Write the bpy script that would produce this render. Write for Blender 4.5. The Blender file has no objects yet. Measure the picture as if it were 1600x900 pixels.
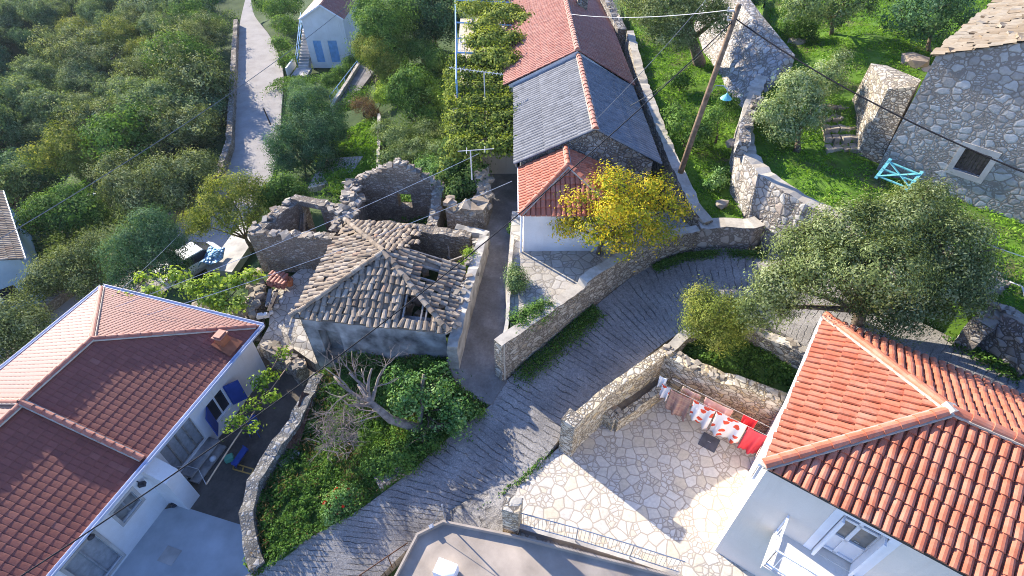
import bpy, bmesh, math, random
import numpy as np
from mathutils import Vector, noise
from mathutils.geometry import tessellate_polygon
C = bpy.context.scene.collection
# ---------------------------------------------------------------- camera
PIT = math.radians(43.6); CP = math.cos(PIT); SP = math.sin(PIT); FP = 856.0; CH = 18.0
def G(px, py, z):
    """the place on level z that the photo shows at pixel px, py"""
    dx = px-800; dy = py-450
    t = (z-CH)/(-FP*SP-dy*CP)
    return Vector((dx*t, (FP*CP-dy*SP)*t, z))
def PJ(x, y, z):
    d = y*CP-(z-CH)*SP; u = y*SP+(z-CH)*CP
    return (800+FP*x/d, 450-FP*u/d)
SUN_EL = math.radians(24); SX, SY = -0.735, 0.678
# ---------------------------------------------------------------- materials
MATS = {}
class NT:
    def __init__(s, name):
        m = bpy.data.materials.new(name); m.use_nodes = True
        s.m = m; s.t = m.node_tree; s.t.nodes.clear(); MATS[name] = m
        s.out = s.n('ShaderNodeOutputMaterial')
    def n(s, typ, ins=None, **kw):
        nd = s.t.nodes.new(typ)
        for k, v in kw.items(): setattr(nd, k, v)
        for k, v in (ins or {}).items():
            if isinstance(v, bpy.types.NodeSocket): s.t.links.new(v, nd.inputs[k])
            else: nd.inputs[k].default_value = v
        return nd
    def obj(s, sc=(1, 1, 1), rot=(0, 0, 0)):
        tc = s.n('ShaderNodeTexCoord')
        return s.n('ShaderNodeMapping', {'Vector': tc.outputs['Object'], 'Scale': sc, 'Rotation': rot}).outputs[0]
    def noise(s, vec, scale, detail=4, rough=.55):
        return s.n('ShaderNodeTexNoise', {'Vector': vec, 'Scale': scale, 'Detail': detail, 'Roughness': rough})
    def ramp(s, fac, stops, interp='LINEAR'):
        r = s.n('ShaderNodeValToRGB', {'Fac': fac}); cr = r.color_ramp; cr.interpolation = interp
        while len(cr.elements) < len(stops): cr.elements.new(.5)
        for e, (p, c) in zip(cr.elements, stops):
            e.position = p; e.color = (*c, 1) if not isinstance(c, float) else (c, c, c, 1)
        return r.outputs['Color']
    def mix(s, f, a, b, mode='MIX'):
        x = s.n('ShaderNodeMix', data_type='RGBA', blend_type=mode)
        for i, v in ((0, f), (6, a), (7, b)):
            if isinstance(v, bpy.types.NodeSocket): s.t.links.new(v, x.inputs[i])
            elif i == 0: x.inputs[0].default_value = v
            else: x.inputs[i].default_value = (*v, 1)
        return x.outputs[2]
    def math(s, op, a, b=0.0, c=0.0):
        x = s.n('ShaderNodeMath', operation=op)
        for i, v in enumerate((a, b, c)):
            if isinstance(v, bpy.types.NodeSocket): s.t.links.new(v, x.inputs[i])
            else: x.inputs[i].default_value = v
        return x.outputs[0]
    def attr(s, name='tint'):
        return s.n('ShaderNodeAttribute', attribute_name=name).outputs['Fac']
    def bump(s, h, dist=.02, strength=.8, normal=None):
        i = {'Height': h, 'Distance': dist, 'Strength': strength}
        if normal is not None: i['Normal'] = normal
        return s.n('ShaderNodeBump', i).outputs[0]
    def pbr(s, col, rough=.85, normal=None, metal=0.0, spec=.3):
        p = s.n('ShaderNodeBsdfPrincipled')
        for k, v in (('Base Color', col), ('Roughness', rough), ('Metallic', metal), ('Specular IOR Level', spec), ('Normal', normal)):
            if v is None: continue
            if isinstance(v, bpy.types.NodeSocket): s.t.links.new(v, p.inputs[k])
            else: p.inputs[k].default_value = (*v, 1) if k == 'Base Color' else v
        s.t.links.new(p.outputs[0], s.out.inputs[0]); return s.m
def plain(name, col, rough=.6, metal=0.0, var=.15, scale=3.0, bump=0.0):
    k = NT(name); v = k.obj(); n = k.noise(v, scale, 6)
    d = tuple(c*(1-var*1.6) for c in col); l = tuple(min(1, c*(1+var)) for c in col)
    c = k.ramp(n.outputs['Fac'], [(.3, d), (.7, l)])
    nm = k.bump(k.noise(v, 40, 3).outputs['Fac'], .01, bump) if bump else None
    return k.pbr(c, rough, nm, metal)
def plaster(name, col, stain=(.55, .50, .44), amt=.35):
    k = NT(name); v = k.obj()
    big = k.ramp(k.noise(v, .8, 6, .6).outputs['Fac'], [(.40, 0.0), (.72, 1.0)])
    tc = k.obj((2.6, 2.6, .22)); run = k.ramp(k.noise(tc, 1.6, 6, .65).outputs['Fac'], [(.50, 0.0), (.74, 1.0)])
    f = k.noise(v, 30, 4, .7).outputs['Fac']
    c = k.mix(k.math('MULTIPLY', k.math('MAXIMUM', big, run), amt), col, tuple(a*b for a, b in zip(col, stain)))
    c = k.mix(.5, c, k.mix(f, (.82,)*3, (1.1,)*3), 'MULTIPLY')
    return k.pbr(c, .85, k.bump(k.math('ADD', f, big), .008, .5), spec=.2)
def masonry(name, stones, mortar, size=.35, flat=1.5, joint=.06, bump=.04, dirt=(.2, .17, .12), warp=.12, dirtamt=.5, flatxy=False, split=.5):
    """irregular rubble: every cell of a 3D Voronoi is one stone"""
    k = NT(name); s = 1/size
    v0 = k.obj()
    w = k.n('ShaderNodeVectorMath', {0: k.noise(v0, 2.3, 3).outputs['Color'], 1: (.5, .5, .5)}, operation='SUBTRACT').outputs[0]
    w = k.n('ShaderNodeVectorMath', {0: w, 'Scale': warp*2}, operation='SCALE').outputs[0]
    v = k.n('ShaderNodeVectorMath', {0: v0, 1: w}, operation='ADD').outputs[0]
    v = k.n('ShaderNodeMapping', {'Vector': v, 'Scale': (s, s, 0 if flatxy else s*flat)}).outputs[0]
    vo = k.n('ShaderNodeTexVoronoi', {'Vector': v, 'Scale': 1.0, 'Randomness': .9}, feature='F1', voronoi_dimensions='2D' if flatxy else '3D')
    ve = k.n('ShaderNodeTexVoronoi', {'Vector': v, 'Scale': 1.0, 'Randomness': .9}, feature='DISTANCE_TO_EDGE', voronoi_dimensions='2D' if flatxy else '3D')
    dim = '2D' if flatxy else '3D'; v2_ = k.n('ShaderNodeMapping', {'Vector': v, 'Scale': (2.0, 2.0, 2.0), 'Location': (3.7, 1.3, 5.1)}).outputs[0]
    wo = k.n('ShaderNodeTexVoronoi', {'Vector': v2_, 'Scale': 1.0, 'Randomness': 1.0}, feature='F1', voronoi_dimensions=dim)
    we = k.n('ShaderNodeTexVoronoi', {'Vector': v2_, 'Scale': 1.0, 'Randomness': 1.0}, feature='DISTANCE_TO_EDGE', voronoi_dimensions=dim)
    pick = k.math('GREATER_THAN', k.n('ShaderNodeSeparateColor', {0: vo.outputs['Color']}).outputs[1], split)   # some stones are broken into small ones
    small = k.math('MINIMUM', ve.outputs['Distance'], k.math('MULTIPLY', we.outputs['Distance'], .6))
    dist = k.math('ADD', k.math('MULTIPLY', pick, small), k.math('MULTIPLY', k.math('SUBTRACT', 1.0, pick), ve.outputs['Distance']))
    rnd = k.n('ShaderNodeSeparateColor', {0: k.mix(pick, vo.outputs['Color'], wo.outputs['Color'])}).outputs[0]
    sc = k.ramp(rnd, [(i/(len(stones)-1), c) for i, c in enumerate(stones)])
    fine = k.noise(v0, 9, 6, .65).outputs['Fac']
    sc = k.mix(.55, sc, k.mix(fine, (.25, .24, .22), (1.25, 1.25, 1.25)), 'MULTIPLY')
    edge = k.math('ADD', dist, k.math('MULTIPLY', k.math('SUBTRACT', fine, .5), joint*.9))
    m = k.ramp(edge, [(joint*.55, 0.0), (joint*1.3, 1.0)])
    col = k.mix(m, mortar, sc)
    big = k.ramp(k.noise(v0, .7, 5, .6).outputs['Fac'], [(.42, 0.0), (.68, 1.0)])
    col = k.mix(k.math('MULTIPLY', big, dirtamt), col, k.mix(1.0, col, dirt, 'MULTIPLY'), 'MIX')
    h = k.math('ADD', k.math('MULTIPLY', k.math('MINIMUM', edge, joint*3), 2.0), k.math('MULTIPLY', fine, .25))
    h = k.math('ADD', h, k.math('MULTIPLY', rnd, .18))
    return k.pbr(col, .9, k.bump(h, bump, 1.0), spec=.2)
def tile_mat(name, cols, rough=.7, lichen=None, lamt=.4, spec=.3, dust=0.0):
    k = NT(name); v = k.obj(); t = k.attr()
    c = k.ramp(t, [(i/(len(cols)-1), x) for i, x in enumerate(cols)])
    n = k.noise(v, 7, 6, .65).outputs['Fac']
    c = k.mix(.6, c, k.mix(n, (.55, .55, .55), (1.3, 1.3, 1.3)), 'MULTIPLY')
    if lichen: c = k.mix(k.math('MULTIPLY', k.ramp(k.noise(v, 2.6, 8, .7).outputs['Fac'], [(.45, 0.0), (.65, 1.0)]), lamt), c, lichen)
    m = k.pbr(c, rough, k.bump(n, .012, .5), spec=spec)
    if dust:
        p = next(x for x in k.t.nodes if x.type == 'BSDF_PRINCIPLED'); p.inputs['Sheen Weight'].default_value = dust; p.inputs['Sheen Roughness'].default_value = .45; p.inputs['Sheen Tint'].default_value = (1, .86, .68, 1)
    return m
def leaf_mat(name, cols, trans=.3, rough=.8, spec=.12, gain=1.0):
    rough = .8; spec = .1; trans = max(.28, trans)
    k = NT(name); t = k.attr()
    c = k.ramp(t, [(i/(len(cols)-1), tuple(q*gain for q in x)) for i, x in enumerate(cols)])
    p = k.n('ShaderNodeBsdfPrincipled', {'Base Color': c, 'Roughness': rough, 'Specular IOR Level': spec})
    tr = k.n('ShaderNodeBsdfTranslucent', {'Color': k.mix(1.0, c, (1.25, 1.2, .6), 'MULTIPLY')})
    x = k.n('ShaderNodeMixShader', {0: trans, 1: p.outputs[0], 2: tr.outputs[0]})
    k.t.links.new(x.outputs[0], k.out.inputs[0]); return k.m
def ground_mat(name, cols, scale=1.2, bump=.05, fine=(.6, 1.3)):
    k = NT(name); v = k.obj()
    n = k.noise(v, scale, 8, .65).outputs['Fac']; f = k.noise(v, scale*9, 5, .7).outputs['Fac']
    c = k.ramp(n, [(.25+.5*i/(len(cols)-1), x) for i, x in enumerate(cols)])
    c = k.mix(.8, c, k.mix(f, (fine[0],)*3, (fine[1],)*3), 'MULTIPLY')
    return k.pbr(c, .95, k.bump(k.math('ADD', n, k.math('MULTIPLY', f, .4)), bump, .9), spec=.15)
# ---------------------------------------------------------------- mesh builder
def loc_of(o):
    l = Vector((0, 0, 0))
    while o is not None: l += o.location; o = o.parent
    return l
class MB:
    def __init__(s): s.v = []; s.f = []; s.t = []; s.m = []
    def face(s, pts, tint=.5, mi=0):
        i = len(s.v); s.v += [tuple(p) for p in pts]; s.f.append(tuple(range(i, i+len(pts)))); s.t.append(tint); s.m.append(mi)
    def raw(s, vs, fs, tint=.5, mi=0):
        i = len(s.v); s.v += [tuple(p) for p in vs]
        for f in fs: s.f.append(tuple(i+k for k in f)); s.t.append(tint); s.m.append(mi)
    def box(s, c, d, rz=0, tint=.5, mi=0, rx=0, ry=0):
        from mathutils import Euler
        R = Euler((rx, ry, rz)).to_matrix(); c = Vector(c)
        vs = [c+R @ Vector((sx*d[0]/2, sy*d[1]/2, sz*d[2]/2)) for sx in (-1, 1) for sy in (-1, 1) for sz in (-1, 1)]
        s.raw(vs, [(0, 1, 3, 2), (4, 6, 7, 5), (0, 4, 5, 1), (2, 3, 7, 6), (0, 2, 6, 4), (1, 5, 7, 3)], tint, mi)
    def beam(s, a, b, w, h, tint=.5, mi=0, up=(0, 0, 1)):
        a = Vector(a); b = Vector(b); d = (b-a).normalized(); u = Vector(up)
        sd = d.cross(u)
        if sd.length < 1e-4: sd = Vector((1, 0, 0))
        sd.normalize(); u = sd.cross(d)
        vs = [p+sd*(x*w/2)+u*(y*h/2) for p in (a, b) for x, y in ((-1, -1), (1, -1), (1, 1), (-1, 1))]
        s.raw(vs, [(0, 3, 2, 1), (4, 5, 6, 7), (0, 1, 5, 4), (1, 2, 6, 5), (2, 3, 7, 6), (3, 0, 4, 7)], tint, mi)
    def prism(s, top, bot, tint=.5, mi=0):
        n = len(top); vs = list(top)+list(bot)
        s.raw(vs, [tuple(range(n)), tuple(range(2*n-1, n-1, -1))]+[(i, i+n, (i+1) % n+n, (i+1) % n) for i in range(n)], tint, mi)
    def rock(s, c, r, rng, sq=(1, 1, .7), tint=None, mi=0):
        if r < .24:
            from mathutils import Euler
            R = Euler((rng.gauss(0, .18), rng.gauss(0, .18), rng.random()*6.3)).to_matrix(); c = Vector(c)
            vs = [c+R @ Vector((sx*r*sq[0]*rng.uniform(.6, 1.05), sy*r*sq[1]*rng.uniform(.55, 1.0), sz*r*sq[2]*rng.uniform(.55, .95))) for sx in (-1, 1) for sy in (-1, 1) for sz in (-1, 1)]
            s.raw(vs, [(0, 1, 3, 2), (4, 6, 7, 5), (0, 4, 5, 1), (2, 3, 7, 6), (0, 2, 6, 4), (1, 5, 7, 3)], rng.random() if tint is None else tint, mi); return
        bm = bmesh.new(); bmesh.ops.create_icosphere(bm, subdivisions=1, radius=1)
        o = Vector((rng.random()*50, rng.random()*50, 0)); rz = rng.random()*6.3; cz, sz = math.cos(rz), math.sin(rz)
        vs = []
        for v in bm.verts:
            p = v.co*(r*(1+.55*noise.noise(v.co*1.3+o)))
            p = Vector((max(-.75*r, min(.75*r, p.x)), max(-.75*r, min(.75*r, p.y)), max(-.7*r, min(.7*r, p.z))))
            p = Vector((p.x*sq[0], p.y*sq[1], p.z*sq[2])); vs.append(Vector((p.x*cz-p.y*sz, p.x*sz+p.y*cz, p.z))+Vector(c))
        s.raw(vs, [tuple(v.index for v in f.verts) for f in bm.faces], rng.random() if tint is None else tint, mi); bm.free()
    def tube(s, pts, rad, n=8, tint=.5, mi=0, cap=True):
        pts = [Vector(p) for p in pts]; rad = rad if isinstance(rad, (list, tuple)) else [rad]*len(pts)
        i0 = len(s.v); ref = None
        for k, p in enumerate(pts):
            d = (pts[min(k+1, len(pts)-1)]-pts[max(k-1, 0)]).normalized()
            a = ref if ref is not None else (Vector((0, 0, 1)) if abs(d.z) < .9 else Vector((1, 0, 0)))
            sd = a-d*a.dot(d); sd.normalize(); ref = sd; u = d.cross(sd)
            for j in range(n):
                w = 2*math.pi*j/n; s.v.append(tuple(p+(sd*math.cos(w)+u*math.sin(w))*rad[k]))
        for k in range(len(pts)-1):
            for j in range(n):
                s.f.append((i0+k*n+j, i0+k*n+(j+1) % n, i0+(k+1)*n+(j+1) % n, i0+(k+1)*n+j)); s.t.append(tint); s.m.append(mi)
        if cap:
            s.f.append(tuple(i0+j for j in range(n-1, -1, -1))); s.f.append(tuple(i0+(len(pts)-1)*n+j for j in range(n)))
            s.t += [tint]*2; s.m += [mi]*2
    def build(s, name, mats, parent=None, smooth=False, origin=None):
        me = bpy.data.meshes.new(name)
        if origin is None: origin = loc_of(parent) if parent is not None else (Vector(s.v[0]) if s.v else Vector((0, 0, 0)))
        if parent is None and s.v:
            a = np.array(s.v); origin = Vector((*(a[:, :2].mean(0)), a[:, 2].min()))
        ox, oy, oz = origin
        me.from_pydata([(x-ox, y-oy, z-oz) for x, y, z in s.v], [], s.f)
        for m in (mats if isinstance(mats, (list, tuple)) else [mats]): me.materials.append(MATS[m] if isinstance(m, str) else m)
        me.polygons.foreach_set('material_index', s.m)
        at = me.attributes.new('tint', 'FLOAT', 'FACE'); at.data.foreach_set('value', s.t)
        if smooth: me.polygons.foreach_set('use_smooth', [True]*len(s.f))
        me.update()
        o = bpy.data.objects.new(name, me); C.objects.link(o)
        if parent is not None: o.parent = parent
        else: o.location = origin
        return o
def tag(o, label, cat, group=None, kind=None):
    o['label'] = label; o['category'] = cat
    if group: o['group'] = group
    o['kind'] = kind or 'thing'
    return o
def thing(name, label, cat, loc, group=None):
    o = bpy.data.objects.new(name, None); C.objects.link(o); o.location = Vector(loc); o.empty_display_size = .2
    return tag(o, label, cat, group)
def struct(o): o['kind'] = 'structure'; return o
def copy_tree(o, parent=None):
    c = o.copy(); C.objects.link(c); c.parent = parent
    for ch in list(o.children): copy_tree(ch, c)
    return c
# ---------------------------------------------------------------- leaves
def leaf_object(name, mat, pos, nrm, size, aspect, tint, parent=None, origin=None, rng=None, fold=.25):
    """one mesh of many rhombic leaves"""
    N = len(pos); rng = rng or np.random.default_rng(1)
    nrm = nrm/np.maximum(np.linalg.norm(nrm, axis=1, keepdims=True), 1e-6)
    r = rng.normal(size=(N, 3)); t = r-nrm*(r*nrm).sum(1, keepdims=True); t /= np.maximum(np.linalg.norm(t, axis=1, keepdims=True), 1e-6)
    b = np.cross(nrm, t); L = size[:, None]; W = L/aspect
    V = np.empty((N, 4, 3)); V[:, 0] = pos-t*L*.5; V[:, 2] = pos+t*L*.5
    V[:, 1] = pos+b*W*.5+nrm*W*fold; V[:, 3] = pos-b*W*.5+nrm*W*fold
    if origin is None: origin = loc_of(parent) if parent is not None else Vector((*pos[:, :2].mean(0), pos[:, 2].min()))
    V -= np.array(origin)
    me = bpy.data.meshes.new(name); me.vertices.add(4*N); me.vertices.foreach_set('co', V.reshape(-1).astype('f'))
    me.loops.add(4*N); me.loops.foreach_set('vertex_index', np.arange(4*N, dtype='i'))
    me.polygons.add(N); me.polygons.foreach_set('loop_start', np.arange(0, 4*N, 4, dtype='i'))
    me.materials.append(MATS[mat])
    at = me.attributes.new('tint', 'FLOAT', 'FACE'); at.data.foreach_set('value', np.clip(tint, 0, 1).astype('f'))
    me.update(calc_edges=True)
    o = bpy.data.objects.new(name, me); C.objects.link(o)
    if parent is not None: o.parent = parent
    else: o.location = origin
    return o
def crown_points(lobes, n_clump, per, cr, seed, shell=.5, droop=.0, gap=0.0, updir=.35):
    """lobes: (x,y,z,rx,ry,rz); returns leaf positions, normals and tints in clumps over the lobes' outer volume"""
    rng = np.random.default_rng(seed)
    vol = np.array([(l[3]*l[4]*l[5])**.67 for l in lobes]); pr = vol/vol.sum()
    P = []; Nn = []; T = []
    k = 0
    while k < n_clump:
        l = lobes[rng.choice(len(lobes), p=pr)]
        d = rng.normal(size=3); d /= np.linalg.norm(d)
        if d[2] < -.55 and rng.random() < .6: continue
        rr = (shell+(1-shell)*rng.random()**.6)*(1+.16*noise.noise(Vector(d*2.2)+Vector((seed, l[0], l[1]))))
        c = np.array(l[:3])+d*rr*np.array(l[3:6])
        if gap and noise.noise(Vector(c)*.9+Vector((seed*3.1, 0, 0))) < gap-.6: continue
        k += 1
        n = max(3, int(per*(.5+rng.random())))
        q = rng.normal(size=(n, 3))*cr*(.6+.8*rng.random())*np.array((.62, .62, .5))
        q[:, 2] -= droop*np.abs(rng.normal(size=n))*cr
        P.append(c+q)
        nn = q/cr*1.0+d*1.1+np.array((0, 0, updir))+rng.normal(size=(n, 3))*.38
        Nn.append(nn); T.append(np.full(n, .5+.27*rng.normal())+rng.normal(size=n)*.15)
    return np.concatenate(P), np.concatenate(Nn), np.concatenate(T)
def limbs(mb, base, lobes, r0, rng, wig=.25, fork=.38, n=8):
    """tapered trunk that forks and sends a limb into every lobe"""
    base = Vector(base); cen = Vector((0, 0, 0))
    for l in lobes: cen += Vector(l[:3])/len(lobes)
    fk = base.lerp(cen, fork)+Vector((rng.uniform(-.1, .1), rng.uniform(-.1, .1), 0))
    mid = base.lerp(fk, .5)+Vector((rng.uniform(-1, 1), rng.uniform(-1, 1), 0))*wig*.4
    mb.tube([base-Vector((0, 0, .3)), base+Vector((0, 0, .1)), mid, fk], [r0*1.5, r0*1.15, r0*.9, r0*.75], n)
    for l in lobes:
        e = Vector(l[:3]); m = fk.lerp(e, .5)+Vector((rng.uniform(-1, 1), rng.uniform(-1, 1), rng.uniform(-.3, .6)))*wig
        mb.tube([fk-Vector((0, 0, .05)), m, e], [r0*.55, r0*.36, r0*.12], 6)
        for q in range(3):
            d = Vector((rng.uniform(-1, 1)*l[3], rng.uniform(-1, 1)*l[4], rng.uniform(-.3, 1)*l[5]))*.75
            s0 = m.lerp(e, rng.uniform(.2, .9)); mb.tube([s0, s0.lerp(e+d, .5)+Vector((0, 0, .08)), e+d], [r0*.2, r0*.12, r0*.04], 5)
def tree(name, label, base, lobes, mat, bark='bark', cat=None, r0=.18, clumps=300, per=40, cr=.35, leaf=.12, aspect=2.2, seed=1, group=None, shell=.5, droop=0., gap=0., wig=.25, fork=.38, tintshift=0., updir=.35):
    root = thing(name, label, cat or name.split('_')[-1], base, group); rng = random.Random(seed)
    mb = MB(); limbs(mb, base, lobes, r0, rng, wig, fork); mb.build('trunk', bark, root, smooth=True)
    P, N, T = crown_points(lobes, clumps, per, cr, seed, shell, droop, gap, updir)
    g = np.random.default_rng(seed+7)
    leaf_object('crown', mat, P, N, leaf*(.65+.7*g.random(len(P))), aspect, T+tintshift, root, rng=g)
    return root
def lob(*a):
    """lobes from (px,py,z,rx[,ry,rz])"""
    out = []
    for q in a:
        c = G(q[0], q[1], q[2]); r = q[3:]
        out.append((*c, r[0], r[1] if len(r) > 1 else r[0], r[2] if len(r) > 2 else r[0]*.8))
    return out
# ---------------------------------------------------------------- materials in use
masonry('stone_pale', [(.38, .34, .28), (.50, .46, .39), (.60, .56, .48), (.44, .36, .25), (.54, .51, .45)], (.17, .145, .115), 0.294, 1.9, .07, .05, dirtamt=.25)
masonry('stone_court', [(.62, .54, .40), (.74, .67, .53), (.66, .50, .27), (.78, .72, .60), (.58, .50, .38)], (.22, .18, .13), 0.280, 1.8, .06, .04, dirtamt=.15)
masonry('stone_grey', [(.30, .28, .26), (.42, .40, .37), (.54, .52, .49), (.36, .30, .25), (.47, .45, .42)], (.16, .14, .12), 0.294, 1.3, .075, .06, dirtamt=.35)
masonry('stone_house', [(.36, .34, .32), (.47, .46, .44), (.58, .57, .55), (.42, .38, .34), (.50, .49, .47)], (.26, .23, .20), 0.323, 1.25, .07, .05, dirtamt=.25)
masonry('stone_ruin', [(.30, .26, .21), (.42, .37, .30), (.50, .45, .38), (.34, .28, .21), (.46, .42, .37)], (.22, .18, .14), 0.237, 1.8, .09, .06, dirtamt=.5)
masonry('stone_curve', [(.42, .40, .38), (.58, .55, .51), (.66, .63, .58), (.48, .40, .34), (.56, .54, .52)], (.24, .21, .18), 0.350, 1.1, .075, .06, dirtamt=.2)
masonry('flagstone', [(.66, .60, .51), (.72, .67, .59), (.68, .59, .45), (.75, .71, .64), (.64, .60, .54)], (.38, .33, .275), 0.375, 1, .06, .012, warp=.05, dirtamt=.12, flatxy=True, split=.6)
masonry('flagstone_grey', [(.50, .46, .40), (.60, .56, .49), (.55, .48, .38), (.66, .62, .55)], (.25, .22, .18), 0.385, 1, .05, .015, warp=.06, dirtamt=.35, flatxy=True, split=.6)
masonry('flagstone_patio', [(.50, .46, .41), (.58, .54, .48), (.52, .46, .37), (.62, .58, .52)], (.30, .27, .23), 0.434, 1, .06, .015, warp=.06, dirtamt=.35, flatxy=True, split=.6)
tile_mat('tile_new', [(.36, .10, .055), (.46, .135, .07), (.52, .165, .09), (.50, .18, .11)], .6, (.56, .36, .26), .28)
tile_mat('tile_red', [(.30, .095, .065), (.36, .115, .075), (.42, .15, .10), (.44, .19, .13)], .6, (.52, .38, .28), .25, dust=.25)
tile_mat('tile_flat', [(.19, .048, .032), (.23, .06, .039), (.265, .074, .05), (.30, .10, .07)], .5, (.13, .036, .032), .3, spec=.3, dust=.8)
tile_mat('tile_old', [(.17, .12, .085), (.27, .205, .145), (.36, .28, .20), (.42, .35, .27), (.33, .21, .14)], .9, (.10, .09, .075), .6, .15)
tile_mat('fibre_cement', [(.20, .20, .205), (.24, .24, .245), (.28, .28, .285)], .9, (.10, .10, .105), .6, .15)
tile_mat('slab_stone', [(.24, .18, .115), (.31, .24, .165), (.36, .30, .22), (.28, .25, .21)], .9, (.17, .13, .085), .5, .15)
tile_mat('rubble_stone', [(.26, .22, .17), (.36, .31, .25), (.45, .40, .33), (.34, .26, .19)], .95, (.16, .14, .11), .6, .15)
tile_mat('cap_mortar', [(.42, .37, .30), (.50, .45, .37), (.56, .51, .43)], .95, (.24, .21, .17), .5, .15)
plaster('white_wall', (.78, .77, .76))
plaster('cream_wall', (.80, .735, .65), amt=.22)
plain('white_trim', (.82, .83, .86), .55, var=.02)
plain('blue_gutter', (.50, .55, .68), .5, var=.1)
plain('blue_paint', (.03, .07, .30), .5, var=.15)
plain('light_blue', (.22, .42, .68), .55, var=.12)
plaster('pale_blue_wall', (.55, .66, .74))
plain('teal_paint', (.16, .48, .50), .55, var=.12)
plain('green_paint', (.12, .38, .26), .6, var=.1)
plain('grey_board', (.30, .31, .32), .7, var=.15, scale=5)
plain('dark_wood', (.11, .085, .065), .85, var=.35, scale=8, bump=.3)
plain('grey_wood', (.30, .27, .24), .85, var=.3, scale=6, bump=.3)
plain('pole_wood', (.23, .155, .10), .85, var=.35, scale=5, bump=.4)
plain('stick_wood', (.55, .38, .24), .8, var=.2, scale=6)
plain('bark', (.16, .12, .085), .95, var=.4, scale=7, bump=.8)
plain('dead_bark', (.25, .205, .17), .95, var=.3, scale=8, bump=.6)
plain('rust', (.13, .065, .04), .85, var=.5, scale=3, bump=.3)
plain('steel', (.45, .47, .50), .4, .7, var=.1)
plain('white_pipe', (.55, .56, .57), .4, var=.05)
plain('dark_metal', (.06, .06, .07), .5, .4, var=.2)
plain('black_cable', (.012, .012, .014), .6)
plain('white_cable', (.62, .62, .60), .6)
plain('grey_cable', (.22, .22, .22), .6)
plain('glass_dark', (.03, .035, .045), .12, var=.2)
plain('glass_grey', (.22, .22, .21), .15, var=.25)
plain('black_void', (.008, .008, .008), 1.0)
plain('terracotta', (.48, .17, .08), .8, var=.2)
plain('orange_render', (.36, .125, .06), .85, var=.2)
plain('concrete', (.46, .43, .39), .9, var=.22, scale=1.1, bump=.3)
plain('roof_concrete', (.40, .335, .275), .9, var=.22, scale=.9, bump=.3)
plain('yard_concrete', (.44, .47, .48), .85, var=.16, scale=.8, bump=.15)
plain('plaster_old', (.46, .42, .36), .95, var=.35, scale=1.6, bump=.6)
plain('plaster_grey', (.33, .32, .31), .95, var=.5, scale=1.4, bump=.6)
masonry('stone_mottled', [(.22, .21, .19), (.34, .33, .31), (.46, .45, .43), (.30, .28, .25), (.54, .53, .51)], (.16, .15, .13), 0.188, 1.0, .09, .03, dirtamt=.6)
plaster('beige_render', (.66, .57, .45), amt=.5)
plain('bag_white', (.72, .73, .75), .6, var=.1)
plain('white_ceramic', (.78, .76, .72), .5, var=.08)
plain('drain_metal', (.12, .125, .15), .6, .3, var=.2)
plain('yellow_frame', (.50, .30, .08), .7, var=.2)
plain('cloth_red', (.85, .07, .09), .8, var=.06)
plain('cloth_scarlet', (.80, .035, .045), .8, var=.06)
plain('cloth_peach', (.72, .40, .32), .85, var=.12)
plain('car_white', (.72, .74, .76), .3, var=.05)
plain('car_blue', (.18, .38, .62), .45, var=.4, scale=5)
leaf_mat('leaf_olive', [(.035, .055, .018), (.085, .115, .038), (.15, .185, .072), (.27, .30, .16)], gain=1.45)
leaf_mat('leaf_grove', [(.028, .05, .018), (.056, .088, .032), (.092, .13, .052), (.155, .185, .095)], gain=2.2)
leaf_mat('leaf_green', [(.025, .06, .012), (.055, .115, .022), (.09, .17, .032), (.15, .23, .06)], .3, gain=1.5)
leaf_mat('leaf_lime', [(.09, .16, .02), (.17, .27, .03), (.27, .38, .05), (.36, .46, .10)], .35, gain=1.15)
leaf_mat('leaf_yellow', [(.14, .20, .02), (.34, .36, .03), (.56, .46, .035), (.66, .46, .045)], gain=1.15)
leaf_mat('leaf_yellowgreen', [(.07, .10, .02), (.13, .17, .03), (.21, .24, .045), (.28, .28, .07)], .3, gain=1.35)
leaf_mat('leaf_pale', [(.06, .10, .035), (.12, .18, .06), (.20, .26, .11), (.30, .34, .18)], .25, gain=1.3)
leaf_mat('leaf_fig', [(.03, .075, .02), (.06, .14, .035), (.11, .20, .06), (.19, .28, .11)], .3, gain=1.5)
leaf_mat('leaf_bluegreen', [(.025, .06, .025), (.05, .11, .045), (.085, .16, .07), (.13, .20, .10)], .25, gain=1.45)
leaf_mat('leaf_dry', [(.10, .06, .03), (.18, .11, .06), (.26, .18, .10)], .2)
leaf_mat('leaf_vine', [(.035, .06, .014), (.09, .135, .022), (.18, .23, .035), (.30, .34, .08)], gain=1.25)
leaf_mat('leaf_ivy', [(.018, .045, .012), (.04, .085, .02), (.075, .13, .03), (.12, .17, .05)], .25, gain=1.5)
leaf_mat('grass_blade', [(.06, .14, .012), (.11, .23, .018), (.17, .31, .03), (.25, .36, .06)], .35, gain=1.25)
leaf_mat('petal_red', [(.35, .02, .015), (.5, .04, .02)], .2)
ground_mat('hill_soil', [(.03, .055, .016), (.05, .085, .025), (.085, .11, .04)], .8)
ground_mat('meadow', [(.17, .13, .08), (.10, .13, .035), (.085, .17, .018), (.12, .22, .03), (.13, .20, .04)], .7)
ground_mat('weedy', [(.03, .06, .014), (.055, .11, .02), (.09, .14, .035)], 1.4)
ground_mat('dirt_yard', [(.07, .06, .05), (.12, .105, .09), (.17, .15, .125)], 1.2)
ground_mat('bare_earth', [(.14, .11, .075), (.22, .17, .12), (.30, .25, .18)], 1.5)
ground_mat('old_asphalt', [(.28, .25, .23), (.36, .33, .30), (.42, .38, .35)], .7, .015, (.8, 1.15))
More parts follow.
